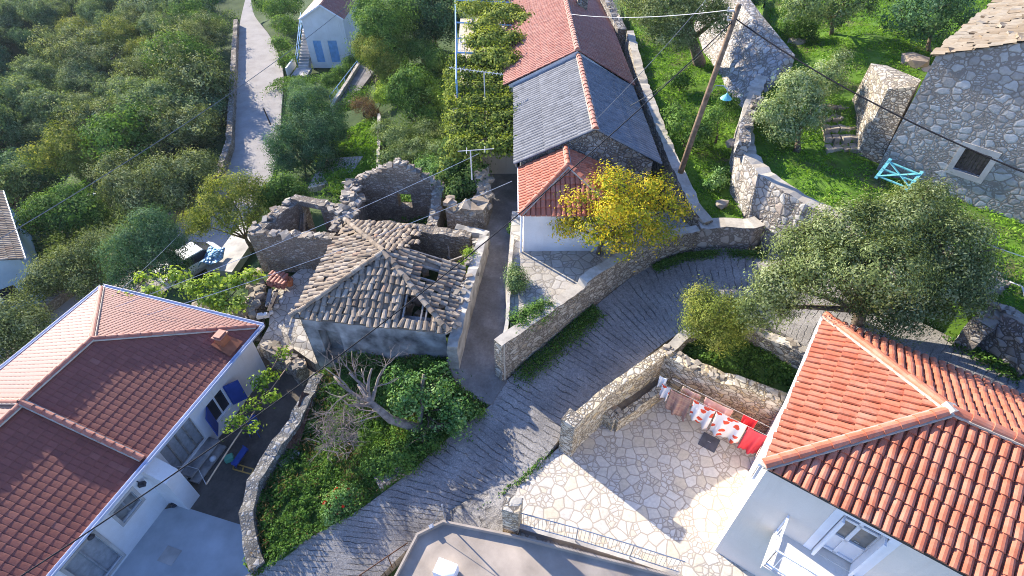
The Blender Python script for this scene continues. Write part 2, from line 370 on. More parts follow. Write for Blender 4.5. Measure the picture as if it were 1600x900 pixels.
ground_mat('lane_gravel', [(.14, .125, .11), (.22, .20, .18), (.33, .31, .29)], 1.1, .03, (.45, 1.5))
def road_mat():
    k = NT('grooved_concrete'); v = k.obj(); uv = k.n('ShaderNodeUVMap', uv_map='UVMap').outputs[0]
    sp = k.n('ShaderNodeSeparateXYZ', {0: uv})
    N = lambda sc, d=4, r=.6: k.noise(v, sc, d, r).outputs['Fac']
    wn, mid, fine, grit = N(.9), N(4, 5), N(11, 8, .78), N(34, 6, .8)
    ph = k.math('ADD', k.math('MULTIPLY', sp.outputs[1], 1/.26), k.math('ADD', k.math('MULTIPLY', wn, 1.2), k.math('MULTIPLY', mid, .55)))
    ph = k.math('ADD', ph, k.math('MULTIPLY', fine, .16))
    fr = k.math('ABSOLUTE', k.math('SUBTRACT', k.math('FRACT', ph), .5))
    ln = k.ramp(fr, [(.41, 0.0), (.475, 1.0)])
    br = k.ramp(k.math('ADD', k.math('MULTIPLY', N(1.3, 5), .6), k.math('MULTIPLY', N(5.5, 4), .4)), [(.43, 0.0), (.56, 1.0)])
    groove = k.math('MULTIPLY', ln, br)
    c = k.ramp(N(.8, 8), [(.3, (.22, .205, .19)), (.5, (.31, .29, .27)), (.7, (.41, .385, .355))])
    c = k.mix(1.0, c, k.ramp(fine, [(.32, (.58,)*3), (.52, (1.0,)*3), (.72, (1.3,)*3)]), 'MULTIPLY')
    c = k.mix(.8, c, k.ramp(grit, [(.35, (.45,)*3), (.65, (1.35,)*3)]), 'MULTIPLY')
    c = k.mix(k.math('MULTIPLY', groove, .72), c, (.07, .065, .06))
    h = k.math('SUBTRACT', k.math('ADD', fine, k.math('MULTIPLY', grit, .5)), k.math('MULTIPLY', groove, 1.3))
    return k.pbr(c, .9, k.bump(h, .03, 1.0), spec=.2)
road_mat()
# ---------------------------------------------------------------- roofs
def slope(mb, poly, pitch, course, arc, jit=0.0, rng=None, drop=None, pan=True, lip=.025, width=.92, nseg=5, tv=(.2, .8), over=.05, pant=.35):
    """barrel tiles on a planar roof slope. poly[0]->poly[1] is the eave; drop(u,v) true leaves the tile out"""
    rng = rng or random.Random(3)
    P = [Vector(p) for p in poly]; e = (P[1]-P[0]).normalized()
    n = None
    for q in P[2:]:
        c = (P[1]-P[0]).cross(q-P[0])
        if c.length > 1e-3: n = c.normalized(); break
    if n.z < 0: n = -n
    s = n.cross(e)
    if s.z < 0: s = -s
    U = [((p-P[0]).dot(e), (p-P[0]).dot(s)) for p in P]
    if pan is True: mb.face([p-n*.012 for p in P] if n.dot((P[1]-P[0]).cross(P[2]-P[0])) > 0 else [p-n*.012 for p in reversed(P)], pant)
    umin = min(a for a, _ in U); umax = max(a for a, _ in U); N = max(1, round((umax-umin)/pitch)); pt = (umax-umin)/N
    for k in range(N):
        u = umin+(k+.5)*pt; vs = []
        for i in range(len(U)):
            (a, va), (b, vb) = U[i], U[(i+1) % len(U)]
            if (a-u)*(b-u) <= 0 and abs(a-b) > 1e-9: vs.append(va+(vb-va)*(u-a)/(b-a))
        if len(vs) < 2: continue
        v0, v1 = min(vs)-over, max(vs)
        v = v0
        while v < v1-.05:
            ve = min(v+course, v1)
            if v1-ve < .08: ve = v1
            if pan == 'cells' and not (drop and drop((u-umin)/(umax-umin), (v-v0)/max(.01, max(x for _, x in U)-v0), rng)):
                q4 = [P[0]+e*(u+a_*pt*.5)+s*b_-n*.012 for a_, b_ in ((-1, v), (1, v), (1, ve), (-1, ve))]; mb.face(q4, pant)
            t = rng.uniform(*tv)+(rng.gauss(0, .18) if rng.random() < .25 else 0)
            if drop and drop((u-umin)/(umax-umin), (v-v0)/max(.01, max(x for _, x in U)-v0), rng): v += course; continue
            du = rng.gauss(0, jit); dv = rng.gauss(0, jit*1.5); an = rng.gauss(0, jit*.9); dh = abs(rng.gauss(0, jit*.5))
            rows = []
            for q, (vv, wd, hh) in enumerate(((v+dv, 1.0, lip+dh), (ve+min(.06, course*.12)+dv, .86, 0.0))):
                r = pt*.5*width*wd; row = []
                for j in range(nseg+1):
                    w = math.pi*j/nseg
                    row.append(P[0]+e*(u+du+(an if q else -an)-math.cos(w)*r)+s*vv+n*(math.sin(w)*arc*wd+hh))
                rows.append(row)
            i0 = len(mb.v); mb.v += [tuple(p) for p in rows[0]+rows[1]]
            for j in range(nseg):
                mb.f.append((i0+j, i0+j+1, i0+nseg+2+j, i0+nseg+1+j)); mb.t.append(t); mb.m.append(0)
            i1 = len(mb.v); mb.v += [tuple(p) for p in rows[0]]+[tuple(P[0]+e*(u+du+(r_)*pt*.5*width)+s*(v+dv)) for r_ in (1, -1)]
            mb.f.append(tuple(range(i1+nseg+2, i1-1, -1))); mb.t.append(t*.6); mb.m.append(0)
            v += course
def ridge(mb, a, b, r=.11, seg=.4, jit=0.0, rng=None, mortar=None, tv=(.2, .8)):
    rng = rng or random.Random(5); a = Vector(a); b = Vector(b); L = (b-a).length; d = (b-a)/L; N = max(1, round(L/seg))
    sd = d.cross(Vector((0, 0, 1))).normalized(); up = sd.cross(d)
    if mortar is not None:
        mortar.beam(a+up*.01, b+up*.01, r*2.5, .06, rng.random())
    for k in range(N):
        p = a+d*(L*k/N-.03); q = a+d*(L*(k+1)/N+.02); t = rng.uniform(*tv); rows = []
        j1 = Vector((rng.gauss(0, jit), rng.gauss(0, jit), rng.gauss(0, jit*.5)))
        for pp, rr, hh in ((p, r*1.08, .035), (q, r*.92, .015)):
            rows.append([pp+j1+sd*(-math.cos(math.pi*j/6)*rr)+up*(math.sin(math.pi*j/6)*rr+hh) for j in range(7)])
        i0 = len(mb.v); mb.v += [tuple(x) for x in rows[0]+rows[1]]
        for j in range(6): mb.f.append((i0+j, i0+7+j, i0+8+j, i0+j+1)); mb.t.append(t); mb.m.append(0)
        mb.f.append(tuple(i0+j for j in range(7))); mb.t.append(t*.6); mb.m.append(0)
# ---------------------------------------------------------------- walls
def wall_panel(mb, a, b, z0, z1, holes=(), thick=.25, mi=0, tint=.5):
    """upright wall face from a to b (outside on the right-hand side of a->b), with real recessed openings (s0,s1,z0,z1)"""
    a = Vector((a[0], a[1], 0)); b = Vector((b[0], b[1], 0)); L = (b-a).length; d = (b-a)/L; nrm = Vector((d.y, -d.x, 0))
    P = lambda s, z, q=0.0: a+d*s-nrm*q+Vector((0, 0, z))
    S = sorted({0.0, L, *[h[0] for h in holes], *[h[1] for h in holes]}); Z = sorted({z0, z1, *[h[2] for h in holes], *[h[3] for h in holes]})
    for i in range(len(S)-1):
        for j in range(len(Z)-1):
            cs, cz = (S[i]+S[i+1])/2, (Z[j]+Z[j+1])/2
            if any(h[0] < cs < h[1] and h[2] < cz < h[3] for h in holes): continue
            mb.face([P(S[i], Z[j]), P(S[i+1], Z[j]), P(S[i+1], Z[j+1]), P(S[i], Z[j+1])], tint, mi)
    for h in holes:
        s0, s1, h0, h1 = h
        for (p, q) in (((s0, h0), (s1, h0)), ((s1, h0), (s1, h1)), ((s1, h1), (s0, h1)), ((s0, h1), (s0, h0))):
            mb.face([P(*p), P(*p, thick), P(*q, thick), P(*q)], tint, mi)
    return P
def box_walls(mb, c, z0, z1, holes={}, thick=.25, mi=0):
    """closed ring of walls round the plan corners c (counter-clockwise); holes[i] belong to wall i"""
    n = len(c); out = []
    for i in range(n): out.append(wall_panel(mb, c[i], c[(i+1) % n], z0, z1, holes.get(i, ()), thick, mi))
    return out
def rough_wall(mb, pts, thick, rng, rough=.04, step=.3, lat=.025, capt=None, capmi=None, side=0.0):
    """masonry wall along pts (x,y,z_base,z_top) with uneven faces and top; side shifts it across its line"""
    Q = []
    for i in range(len(pts)-1):
        a, b = pts[i], pts[i+1]; L = math.hypot(b[0]-a[0], b[1]-a[1]); N = max(1, int(L/step))
        for k in range(N): Q.append([a[j]+(b[j]-a[j])*k/N for j in range(4)])
    Q.append(list(pts[-1])); lv = 5; i0 = len(mb.v); n = len(Q)
    for i, q in enumerate(Q):
        a, b = Q[max(0, i-1)], Q[min(n-1, i+1)]; d = Vector((b[0]-a[0], b[1]-a[1], 0)).normalized(); nr = Vector((-d.y, d.x, 0))
        zt = q[3]+rng.gauss(0, rough); c = Vector((q[0], q[1], 0))+nr*side
        for s in (1, -1):
            for j in range(lv+1):
                f = j/lv; z = q[2]+(zt-q[2])*f
                mb.v.append(tuple(c+nr*s*(thick/2+rng.gauss(0, lat)*(.6 if j else 0))+Vector((0, 0, z+(rng.gauss(0, rough*.4) if j == lv else 0)))))
    w = 2*(lv+1)
    def add(f, mi=0): mb.f.append(f); mb.t.append(rng.random()); mb.m.append(mi)
    for i in range(n-1):
        A = i0+i*w; B = A+w
        for j in range(lv):
            add((A+j, A+j+1, B+j+1, B+j)); o = lv+1; add((B+o+j, B+o+j+1, A+o+j+1, A+o+j))
        add((A+lv, A+lv+lv+1, B+lv+lv+1, B+lv), capmi or 0)
    for A, fl in ((i0, 0), (i0+(n-1)*w, 1)):
        for j in range(lv):
            f = (A+j, A+lv+1+j, A+lv+2+j, A+j+1); add(f[::-1] if fl else f)
    return Q
def stone_wall(name, label, pts, thick, mat, capmat=None, seed=1, rough=.04, lat=.025, rocks=0, rr=(.08, .16), side=0.0, cat='stone wall', group=None, coping=None):
    rng = random.Random(seed); mb = MB()
    Q = rough_wall(mb, pts, thick, rng, rough, lat=lat, capmi=1 if capmat else None, side=side)
    mats = [mat]+([capmat] if capmat else [])
    if rocks:
        mats.append('rubble_stone')
        for k in range(rocks):
            i = rng.randrange(len(Q)-1); f = rng.random(); q = [Q[i][j]+(Q[i+1][j]-Q[i][j])*f for j in range(4)]
            d = Vector((Q[i+1][0]-Q[i][0], Q[i+1][1]-Q[i][1], 0)).normalized(); nr = Vector((-d.y, d.x, 0))
            c = Vector((q[0], q[1], q[3]+.02))+nr*(side+rng.uniform(-.42, .42)*thick)
            mb.rock(c, rng.uniform(*rr), rng, (1.2, .9, .6), mi=len(mats)-1)
    o = mb.build(name, mats); tag(o, label, cat, group); return o
def TP(*a):
    """wall line from (px,py,z_top,z_base): where the photo shows the wall's top"""
    out = []
    for px, py, zt, zb in a:
        g = G(px, py, zt); out.append((g.x, g.y, zb, zt))
    return out
# ---------------------------------------------------------------- ground zones
ZT = {}
def zone(name, poly, mat, skirt=1.5, sub=0, bump=0.0, seed=0, extra=()):
    P = [G(*p) if len(p) == 3 else Vector(p[:3]) for p in poly]
    tris = tessellate_polygon([P])
    bm = bmesh.new(); vs = [bm.verts.new(p) for p in P]
    for t in tris:
        try: bm.faces.new([vs[i] for i in t])
        except ValueError: pass
    for _ in range(sub): bmesh.ops.subdivide_edges(bm, edges=list(bm.edges), cuts=1, use_grid_fill=True)
    bmesh.ops.recalc_face_normals(bm, faces=list(bm.faces))
    if sum(f.normal.z for f in bm.faces) < 0: bmesh.ops.reverse_faces(bm, faces=list(bm.faces))
    if sub:
        K = np.array([tuple(p) for p in P]+[tuple(G(*q)) for q in extra])
        for v in bm.verts:
            d2 = (K[:, 0]-v.co.x)**2+(K[:, 1]-v.co.y)**2+.02; w_ = d2**-1.5; v.co.z = float((w_*K[:, 2]).sum()/w_.sum())
    for v in bm.verts:
        if bump: v.co.z += bump*noise.noise(Vector((v.co.x*.7, v.co.y*.7, seed)))+bump*.5*noise.noise(Vector((v.co.x*2.1, v.co.y*2.1, seed)))
    bmesh.ops.triangulate(bm, faces=list(bm.faces))
    ZT[name] = [tuple(v.co.copy() for v in f.verts) for f in bm.faces]
    if skirt:
        be = [e for e in bm.edges if e.is_boundary]
        r = bmesh.ops.extrude_edge_only(bm, edges=be)
        for v in r['geom']:
            if isinstance(v, bmesh.types.BMVert): v.co.z -= skirt
    me = bpy.data.meshes.new(name); bm.to_mesh(me); bm.free(); me.materials.append(MATS[mat])
    o = bpy.data.objects.new(name, me); C.objects.link(o); o['kind'] = 'structure'; o['label'] = name.replace('_', ' '); return o
def scatter(zname, n, seed, keep=None):
    rng = np.random.default_rng(seed); T = np.array([[tuple(v) for v in t] for t in ZT[zname]])
    ar = .5*np.linalg.norm(np.cross(T[:, 1]-T[:, 0], T[:, 2]-T[:, 0]), axis=1); i = rng.choice(len(T), n, p=ar/ar.sum())
    a, b = rng.random(n), rng.random(n); fl = a+b > 1; a[fl] = 1-a[fl]; b[fl] = 1-b[fl]
    p = T[i, 0]+a[:, None]*(T[i, 1]-T[i, 0])+b[:, None]*(T[i, 2]-T[i, 0])
    if keep is not None: p = p[[keep(*q) for q in p]]
    return p
def cover(name, label, zname, n, mat, size, h, aspect, seed, cat='ground cover', keep=None, up=1.0, clump=.35, thresh=None, tshift=0.0):
    rng = np.random.default_rng(seed); p = scatter(zname, n, seed, keep)
    nz = np.array([noise.noise(Vector((q[0]*1.1, q[1]*1.1, seed)))+.5*noise.noise(Vector((q[0]*3, q[1]*3, seed))) for q in p])
    if thresh is not None: m = nz > thresh; p = p[m]; nz = nz[m]
    N = len(p); p = p.copy(); p[:, 2] += h*rng.random(N)*(.5+np.clip(nz+.5, 0, 1.3))
    nr = np.stack([rng.normal(size=N), rng.normal(size=N), np.full(N, up)], 1)
    o = leaf_object(name, mat, p, nr, size*(.5+rng.random(N)), aspect, .45+clump*nz+rng.normal(size=N)*.16+tshift, rng=rng)
    return tag(o, label, cat, kind='stuff')
# ---------------------------------------------------------------- hillside
CTRL = [(0, 0, -24), (200, 0, -14), (330, 40, -7.5), (0, 200, -15), (150, 200, -9.5), (300, 200, -6), (0, 330, -9.5), (130, 350, -7.2), (200, 330, -6),
        (0, 520, -9), (60, 520, -6.2), (130, 450, -4.6), (300, 400, -4.5), (400, 100, -4.1), (395, 240, -4.1), (440, 60, -4.0), (500, 120, -4.3), (330, 330, -4.6),
        (550, 250, -1.8), (600, 150, -1.6), (640, 30, -1.2), (700, 150, -.5), (680, 250, .2), (440, 430, -1.2), (330, 470, -2.3), (440, 520, -1.5), (500, 480, -.8),
        (600, 440, -.3), (720, 350, .6), (600, 330, -.4), (200, 800, -2.9), (350, 700, -2.9), (100, 600, -3.2), (0, 800, -3.4), (450, 800, -1.2), (600, 700, -.3), (430, 890, -1.5), (700, 890, -1.2), (900, 890, -.8), (1000, 750, -.35),
        (760, 640, -.1), (770, 450, .3), (780, 300, .9), (850, 200, 1.0), (880, 500, .6), (950, 450, 1.0), (1000, 250, 2.0), (960, 60, 3.0), (1060, 200, 3.4), (1050, 60, 4.4), (1110, 320, 2.4), (1200, 400, 2.1),
        (1250, 560, 1.2), (1400, 560, 2.6), (1600, 640, 3.0), (1250, 250, 4.5), (1400, 350, 4.3), (1300, 100, 5.8), (1500, 50, 7.3), (1600, 300, 5.0), (1550, 480, 3.6), (1250, 20, 6.5), (1100, 20, 5.2), (1300, 850, -.5), (1500, 850, .5), (860, 20, 1.5)]
CW = np.array([tuple(G(*c)) for c in CTRL]+[(-160, 60, -32), (-70, 20, -20), (-60, -5, -16), (60, 10, 9), (90, 70, 18), (40, 110, 12), (-200, 260, -50), (0, 220, 8), (150, 250, 30), (-60, 200, -12)])
def hz(x, y):
    d2 = (CW[:, 0]-x)**2+(CW[:, 1]-y)**2+.6; w = d2**-1.6
    return float((w*CW[:, 2]).sum()/w.sum())-.12
def make_hill():
    xs = np.concatenate([np.arange(-300, -44, 6.0), np.arange(-44, 40, 1.3), np.arange(40, 200, 8.0)]); ys = np.concatenate([np.arange(-12, 60, 1.3), np.arange(60, 420, 7.0)])
    X, Y = np.meshgrid(xs, ys); v = [(x, y, hz(x, y)+.15*noise.noise(Vector((x*.6, y*.6, 3)))) for x, y in zip(X.ravel(), Y.ravel())]; nx = len(xs)
    rng = np.random.default_rng(4); cells = {}
    for nm, T in ZT.items():   # keep the hillside under every paved or terraced surface
        A = np.array([[tuple(q) for q in t] for t in T]); ar = .5*np.linalg.norm(np.cross(A[:, 1]-A[:, 0], A[:, 2]-A[:, 0]), axis=1); n = int(min(9000, 12*ar.sum()+200)); i = rng.choice(len(A), n, p=ar/ar.sum())
        a, b = rng.random(n), rng.random(n); fl = a+b > 1; a[fl] = 1-a[fl]; b[fl] = 1-b[fl]
        for q in A[i, 0]+a[:, None]*(A[i, 1]-A[i, 0])+b[:, None]*(A[i, 2]-A[i, 0]): cells.setdefault((int(q[0]//1), int(q[1]//1)), []).append(tuple(q))
    for k, (x, y, z) in enumerate(v):
        cx, cy = int(x//1), int(y//1); m = min([q[2] for i in (-1, 0, 1) for j in (-1, 0, 1) for q in cells.get((cx+i, cy+j), ()) if (q[0]-x)**2+(q[1]-y)**2 < 1.9], default=None)
        if m is not None: v[k] = (x, y, min(z, m-.3))
    f = [(j*nx+i, j*nx+i+1, (j+1)*nx+i+1, (j+1)*nx+i) for j in range(len(ys)-1) for i in range(nx-1)]
    me = bpy.data.meshes.new('hillside'); me.from_pydata(v, [], f); me.materials.append(MATS['hill_soil'])
    me.polygons.foreach_set('use_smooth', [True]*len(f))
    o = bpy.data.objects.new('hillside', me); C.objects.link(o); o['kind'] = 'structure'; o['label'] = 'sloping hillside'
def strip(name, pairs, mat, drop=.5, lift=0.0, cols=6, dense=4):
    """road surface between two kerb lines, with v running along it in metres"""
    A = [G(a[0], a[1], z) for a, b, z in pairs]; B = [G(b[0], b[1], z) for a, b, z in pairs]
    def cr(L, k, t):
        p = [L[max(0, min(len(L)-1, k+i))] for i in (-1, 0, 1, 2)]
        return .5*(2*p[1]+(p[2]-p[0])*t+(2*p[0]-5*p[1]+4*p[2]-p[3])*t*t+(3*p[1]-p[0]-3*p[2]+p[3])*t**3)
    rows = []; ln = 0; last = None; V = []; UV = []
    for k in range(len(A)-1):
        for q in range(dense+(k == len(A)-2)):
            a, b = cr(A, k, q/dense), cr(B, k, q/dense); m = (a+b)/2
            if last is not None: ln += (m-last).length
            last = m; rows.append((a, b, ln))
    me = bpy.data.meshes.new(name); f = []; w = cols+3
    for a, b, l in rows:
        V.append(a-Vector((0, 0, drop))); UV.append((0, l))
        for c in range(cols+1): V.append(a.lerp(b, c/cols)+Vector((0, 0, lift))); UV.append((c/cols*(b-a).length, l))
        V.append(b-Vector((0, 0, drop))); UV.append((0, l))
    for i in range(len(rows)-1):
        for c in range(w-1): f.append((i*w+c, i*w+c+1, (i+1)*w+c+1, (i+1)*w+c))
    me.from_pydata(V, [], f); uv = me.uv_layers.new(name='UVMap')
    for lp in me.loops: uv.data[lp.index].uv = UV[lp.vertex_index]
    me.materials.append(MATS[mat]); o = bpy.data.objects.new(name, me); C.objects.link(o); o['kind'] = 'structure'; o['label'] = name.replace('_', ' ')
    ZT[name] = []
    for i in range(len(rows)-1):
        a, b, c, d = rows[i][0], rows[i][1], rows[i+1][0], rows[i+1][1]; ZT[name] += [(a, b, c), (b, d, c)]
    return o
strip('concrete_road', [((340, 925), (560, 935), -1.35), ((480, 842), (640, 855), -.85), ((560, 797), (692, 815), -.5), ((640, 737), (760, 780), -.2), ((720, 667), (822, 748), 0), ((765, 634), (868, 694), .2),
    ((787, 599), (892, 665), .45), ((850, 543), (955, 607), .8), ((930, 478), (1015, 553), 1.15), ((1000, 424), (1065, 518), 1.55), ((1060, 399), (1105, 500), 1.9), ((1120, 388), (1150, 495), 2.2),
    ((1200, 394), (1190, 505), 2.5), ((1262, 412), (1222, 520), 2.7), ((1322, 440), (1265, 545), 2.9), ((1390, 478), (1322, 582), 3.1), ((1460, 514), (1402, 622), 3.3), ((1530, 548), (1482, 662), 3.45), ((1610, 590), (1560, 697), 3.6), ((1720, 645), (1670, 752), 3.8)], 'grooved_concrete')
strip('valley_road', [((383, 0), (392, 0), -4.1), ((376, 30), (398, 25), -4.1), ((372, 60), (424, 60), -4.1), ((370, 110), (442, 110), -4.1), ((366, 170), (440, 165), -4.15), ((362, 220), (436, 220), -4.2), ((345, 270), (425, 275), -4.3), ((290, 330), (390, 335), -4.45), ((220, 375), (345, 395), -4.5), ((140, 430), (270, 445), -4.6), ((60, 490), (200, 510), -4.7), ((-60, 570), (90, 600), -4.9)], 'old_asphalt', .4)
zone('courtyard_paving', [(884, 690, .02), (940, 640, .02), (1050, 600, .02), (1235, 660, .02), (1330, 800, .02), (1330, 985, .02), (1060, 925, .02), (790, 830, .02), (812, 752, .02)], 'flagstone', .6)
zone('lane', [(722, 622, .22), (768, 632, .25), (792, 596, .5), (796, 545, .75), (800, 430, 1.15), (806, 380, 1.3), (812, 330, 1.4), (812, 270, 1.5), (735, 262, 1.5), (745, 330, 1.35), (762, 375, 1.25), (735, 470, .95), (703, 575, .4)], 'lane_gravel', .8)
zone('patio_paving', [(799, 525, 2.3), (790, 450, 2.3), (795, 395, 2.3), (800, 330, 2.3), (1040, 330, 2.4), (1090, 345, 2.6), (1064, 362, 2.6), (988, 388, 2.5), (912, 440, 2.4), (858, 488, 2.35)], 'flagstone_patio', 2.2)
zone('olive_terrace', [(985, 45, 4.6), (1010, 120, 4.3), (1045, 220, 3.7), (1085, 325, 3.1), (1110, 348, 3.0), (1160, 348, 3.0), (1160, 250, 3.6), (1190, 190, 4.3), (1215, 120, 5), (1190, -40, 5.6), (975, -40, 5.2)], 'meadow', 2.5, 3, .12)
zone('upper_terrace', [(1168, 150, 5.4), (1180, 245, 4.95), (1215, 282, 4.85), (1290, 327, 4.75), (1390, 392, 4.7), (1500, 470, 4.6), (1640, 560, 4.7), (1800, 520, 5.2), (1800, 250, 6.2), (1640, 80, 7.4), (1640, -60, 8.2), (1400, -60, 7.6), (1180, -60, 6.6), (1215, 90, 5.8)], 'meadow', 3.0, 4, .14, extra=[(1372, 263, 4.9), (1440, 285, 4.9), (1500, 312, 4.9), (1600, 345, 4.9), (1300, 265, 4.9), (1345, 240, 4.95), (1405, 285, 4.85), (1400, 340, 4.75), (1250, 240, 5.0), (1290, 160, 6.0), (1330, 160, 6.1), (1250, 70, 6.2), (1330, 80, 6.6), (1440, 110, 6.7), (1380, 60, 7.0)])
def zone_z(name, x, y):
    T = ZT[name]; k = min(range(len(T)), key=lambda i: min((p.x-x)**2+(p.y-y)**2 for p in T[i])); return sum(p.z for p in T[k])/3
zone('garden_bed', [(1040, 550, 1.65), (1078, 512, 1.75), (1110, 500, 1.9), (1160, 500, 2.1), (1215, 522, 2.2), (1275, 560, 2.2), (1268, 640, 1.9), (1230, 618, 1.75), (1140, 580, 1.7)], 'weedy', 1.8, 3, .08)
zone('verge', [(384, 885, -1.25), (400, 760, -1.2), (450, 680, -1.0), (497, 590, -.6), (560, 548, -.2), (700, 550, .25), (722, 610, .2), (762, 636, .12), (715, 673, -.02), (640, 740, -.25), (560, 800, -.55), (480, 846, -.9), (400, 905, -1.25)], 'weedy', 1.0, 4, .16)
zone('house_yard', [(140, 960, -2.65), (240, 780, -2.65), (330, 640, -2.6), (405, 545, -2.4), (450, 535, -2.0), (500, 570, -1.8), (480, 650, -2.4), (405, 800, -2.65), (410, 960, -2.65)], 'dirt_yard', .6)
zone('yard_slab', [(100, 985, -2.63), (252, 797, -2.63), (281, 790, -2.63), (386, 823, -2.63), (400, 880, -2.63), (400, 985, -2.63)], 'yard_concrete', .3)
zone('ruin_forecourt', [(400, 545, -1.55), (452, 540, -1.4), (492, 568, -1.3), (540, 560, -1.0), (520, 420, -.75), (470, 420, -.75), (425, 455, -.85), (420, 510, -1.2)], 'flagstone_grey', .6)
zone('garden_lawn', [(535, 205, -1.5), (590, 180, -1.3), (590, 300, -1.0), (520, 300, -1.3), (490, 250, -1.8)], 'meadow', 1.0, 3, .08)
zone('garden_paving', [(505, 247, -1.55), (567, 244, -1.35), (545, 280, -1.3), (480, 295, -1.5)], 'flagstone_grey', .6)
zone('garden_path', [(564, 100, -2.0), (584, 112, -2.0), (548, 160, -2.1), (522, 165, -2.1)], 'lane_gravel', .5)
zone('concrete_apron', [(690, 806, -.3), (740, 775, -.12), (812, 745, .01), (806, 812, .005), (800, 836, 0.0), (700, 828, -.2)], 'grooved_concrete', .5)
zone('roadside_slab', [(322, 420, -3.7), (378, 345, -3.6), (405, 362, -3.3), (362, 425, -3.3)], 'concrete', .5)

make_hill()
def v2(p, z): return Vector((p[0], p[1], z))
def hip_roof(root, c, z, apex, mat, pitch, course, arc, name='roof', **kw): pass
# ---------------------------------------------------------------- white house with red hipped roof (long, towards the camera)
def long_white_house():
    R0 = Vector((-10.97, 16.07)); A = Vector((-.287, -.958)); B = Vector((-.958, .287)); ez = .4; rz = 2.1
    root = thing('white_house', 'long white house with red hipped roof, blue gutter and blue shutters', 'house', (-14.5, 11, -2.65))
    w0 = R0+B*.35-A*-.35; L = 17; Q = lambda a, b: R0+A*a+B*b
    mb = MB()
    far = Q(L, .35); near = Q(.35, .35)
    f = lambda s: L-s   # distance from the far end of the wall
    hole = lambda a, b, z0, z1: (f(b)+.0, f(a)+.0, z0, z1)
    holes = [hole(2.62, 3.62, -1.95, -.70), hole(4.35, 5.95, -1.95, -.35), hole(7.4, 8.25, -1.3, -.5), hole(9.0, 10.15, -2.4, -.42)]
    P = wall_panel(mb, far, near, -2.9, ez-.02, holes, .22)
    wall_panel(mb, near, Q(.35, 8.15), -4.8, ez-.02); wall_panel(mb, Q(.35, 8.15), Q(L, 8.15), -4.8, ez-.02); wall_panel(mb, Q(L, 8.15), far, -4.8, ez-.02)
    mb.build('wall', 'white_wall', root)
    # roofs: the section beyond the verge line steps down
    V = 6.6
    mb = MB(); ap = Q(3.6, 4.25)
    slope(mb, [v2(Q(0, 0), ez), v2(Q(V, 0), ez), v2(Q(V, 4.25), rz), v2(ap, rz)], .2, .34, .008, pant=.5, lip=.009, width=1.0, tv=(.3, .65))
    slope(mb, [v2(Q(V, 8.5), ez), v2(Q(0, 8.5), ez), v2(ap, rz), v2(Q(V, 4.25), rz)], .2, .34, .008, pant=.5, lip=.009, width=1.0, tv=(.3, .65))
    slope(mb, [v2(Q(0, 8.5), ez), v2(Q(0, 0), ez), v2(ap, rz)], .2, .34, .018, pant=.4, lip=.014, width=.98, tv=(.3, .65))
    d = -.10
    slope(mb, [v2(Q(V+.02, -.02), ez+d), v2(Q(L+.5, -.02), ez+d), v2(Q(L+.5, 4.25), rz+d), v2(Q(V+.02, 4.25), rz+d)], .2, .34, .008, pant=.5, lip=.009, width=1.0, tv=(.3, .65))
    slope(mb, [v2(Q(L+.5, 8.52), ez+d), v2(Q(V+.02, 8.52), ez+d), v2(Q(V+.02, 4.25), rz+d), v2(Q(L+.5, 4.25), rz+d)], .2, .34, .008, pant=.5, lip=.009, width=1.0, tv=(.3, .65))
    rf = mb.build('roof', 'tile_flat', root)
    mb = MB(); mo = MB()
    for a, b in ((v2(Q(.1, .1), ez+.05), v2(ap, rz+.02)), (v2(Q(.1, 8.4), ez+.05), v2(ap, rz+.02)), (v2(ap, rz+.02), v2(Q(V, 4.25), rz+.02)), (v2(Q(V, 4.25), rz-.06), v2(Q(L, 4.25), rz-.06)),
                 (v2(Q(V, .1), ez+.04), v2(Q(V, 4.2), rz+.02)), (v2(Q(V, 8.4), ez+.04), v2(Q(V, 4.3), rz+.02))): ridge(mb, a, b, .10, .38, mortar=mo)
    mb.build('ridge_tiles', 'tile_red', rf); mo.build('mortar', 'cap_mortar', rf)
    mb = MB()
    for a, b in ((v2(Q(-.1, -.12), ez-.06), v2(Q(L+.5, -.12), ez-.06)), (v2(Q(-.12, -.1), ez-.06), v2(Q(-.12, 8.6), ez-.06)), (v2(Q(-.1, 8.62), ez-.06), v2(Q(L, 8.62), ez-.06))):
        t = Vector(b)-Vector(a); sd = Vector((t.y, -t.x, 0)).normalized()
        mb.beam(a, b, .15, .015); mb.beam(a+sd*.075+Vector((0, 0, .05)), b+sd*.075+Vector((0, 0, .05)), .015, .1); mb.beam(a-sd*.075+Vector((0, 0, .05)), b-sd*.075+Vector((0, 0, .05)), .015, .1)
    mb.build('gutter', 'blue_gutter', root)
    mb = MB(); mb.beam(v2(Q(.1, .12), ez-.1), v2(Q(L, .12), ez-.1), .42, .08); mb.beam(v2(Q(.12, .4), ez-.1), v2(Q(.12, 8.2), ez-.1), .3, .08); mb.build('eave_board', 'tile_red', root)
    # chimney
    cp = Q(1.4, .62); mb = MB(); mb.box((cp.x, cp.y, .82), (.42, .34, .6), math.atan2(A.y, A.x)); mb.build('chimney', 'orange_render', rf)
    mb = MB(); mb.box((cp.x, cp.y, 1.14), (.52, .44, .06), math.atan2(A.y, A.x)); mb.box((cp.x, cp.y, 1.2), (.4, .32, .06), math.atan2(A.y, A.x)); mb.build('chimney_cap', 'tile_red', rf)
    mb = MB(); pl = [Q(1.0, .04), Q(1.85, .04), Q(1.75, .9), Q(1.08, .9)]; zz = lambda b: ez+.09+b*.4
    mb.face([v2(pl[0], zz(.05)), v2(pl[1], zz(.05)), v2(pl[2], zz(.9)), v2(pl[3], zz(.9))]); mb.build('chimney_flashing', 'orange_render', rf)
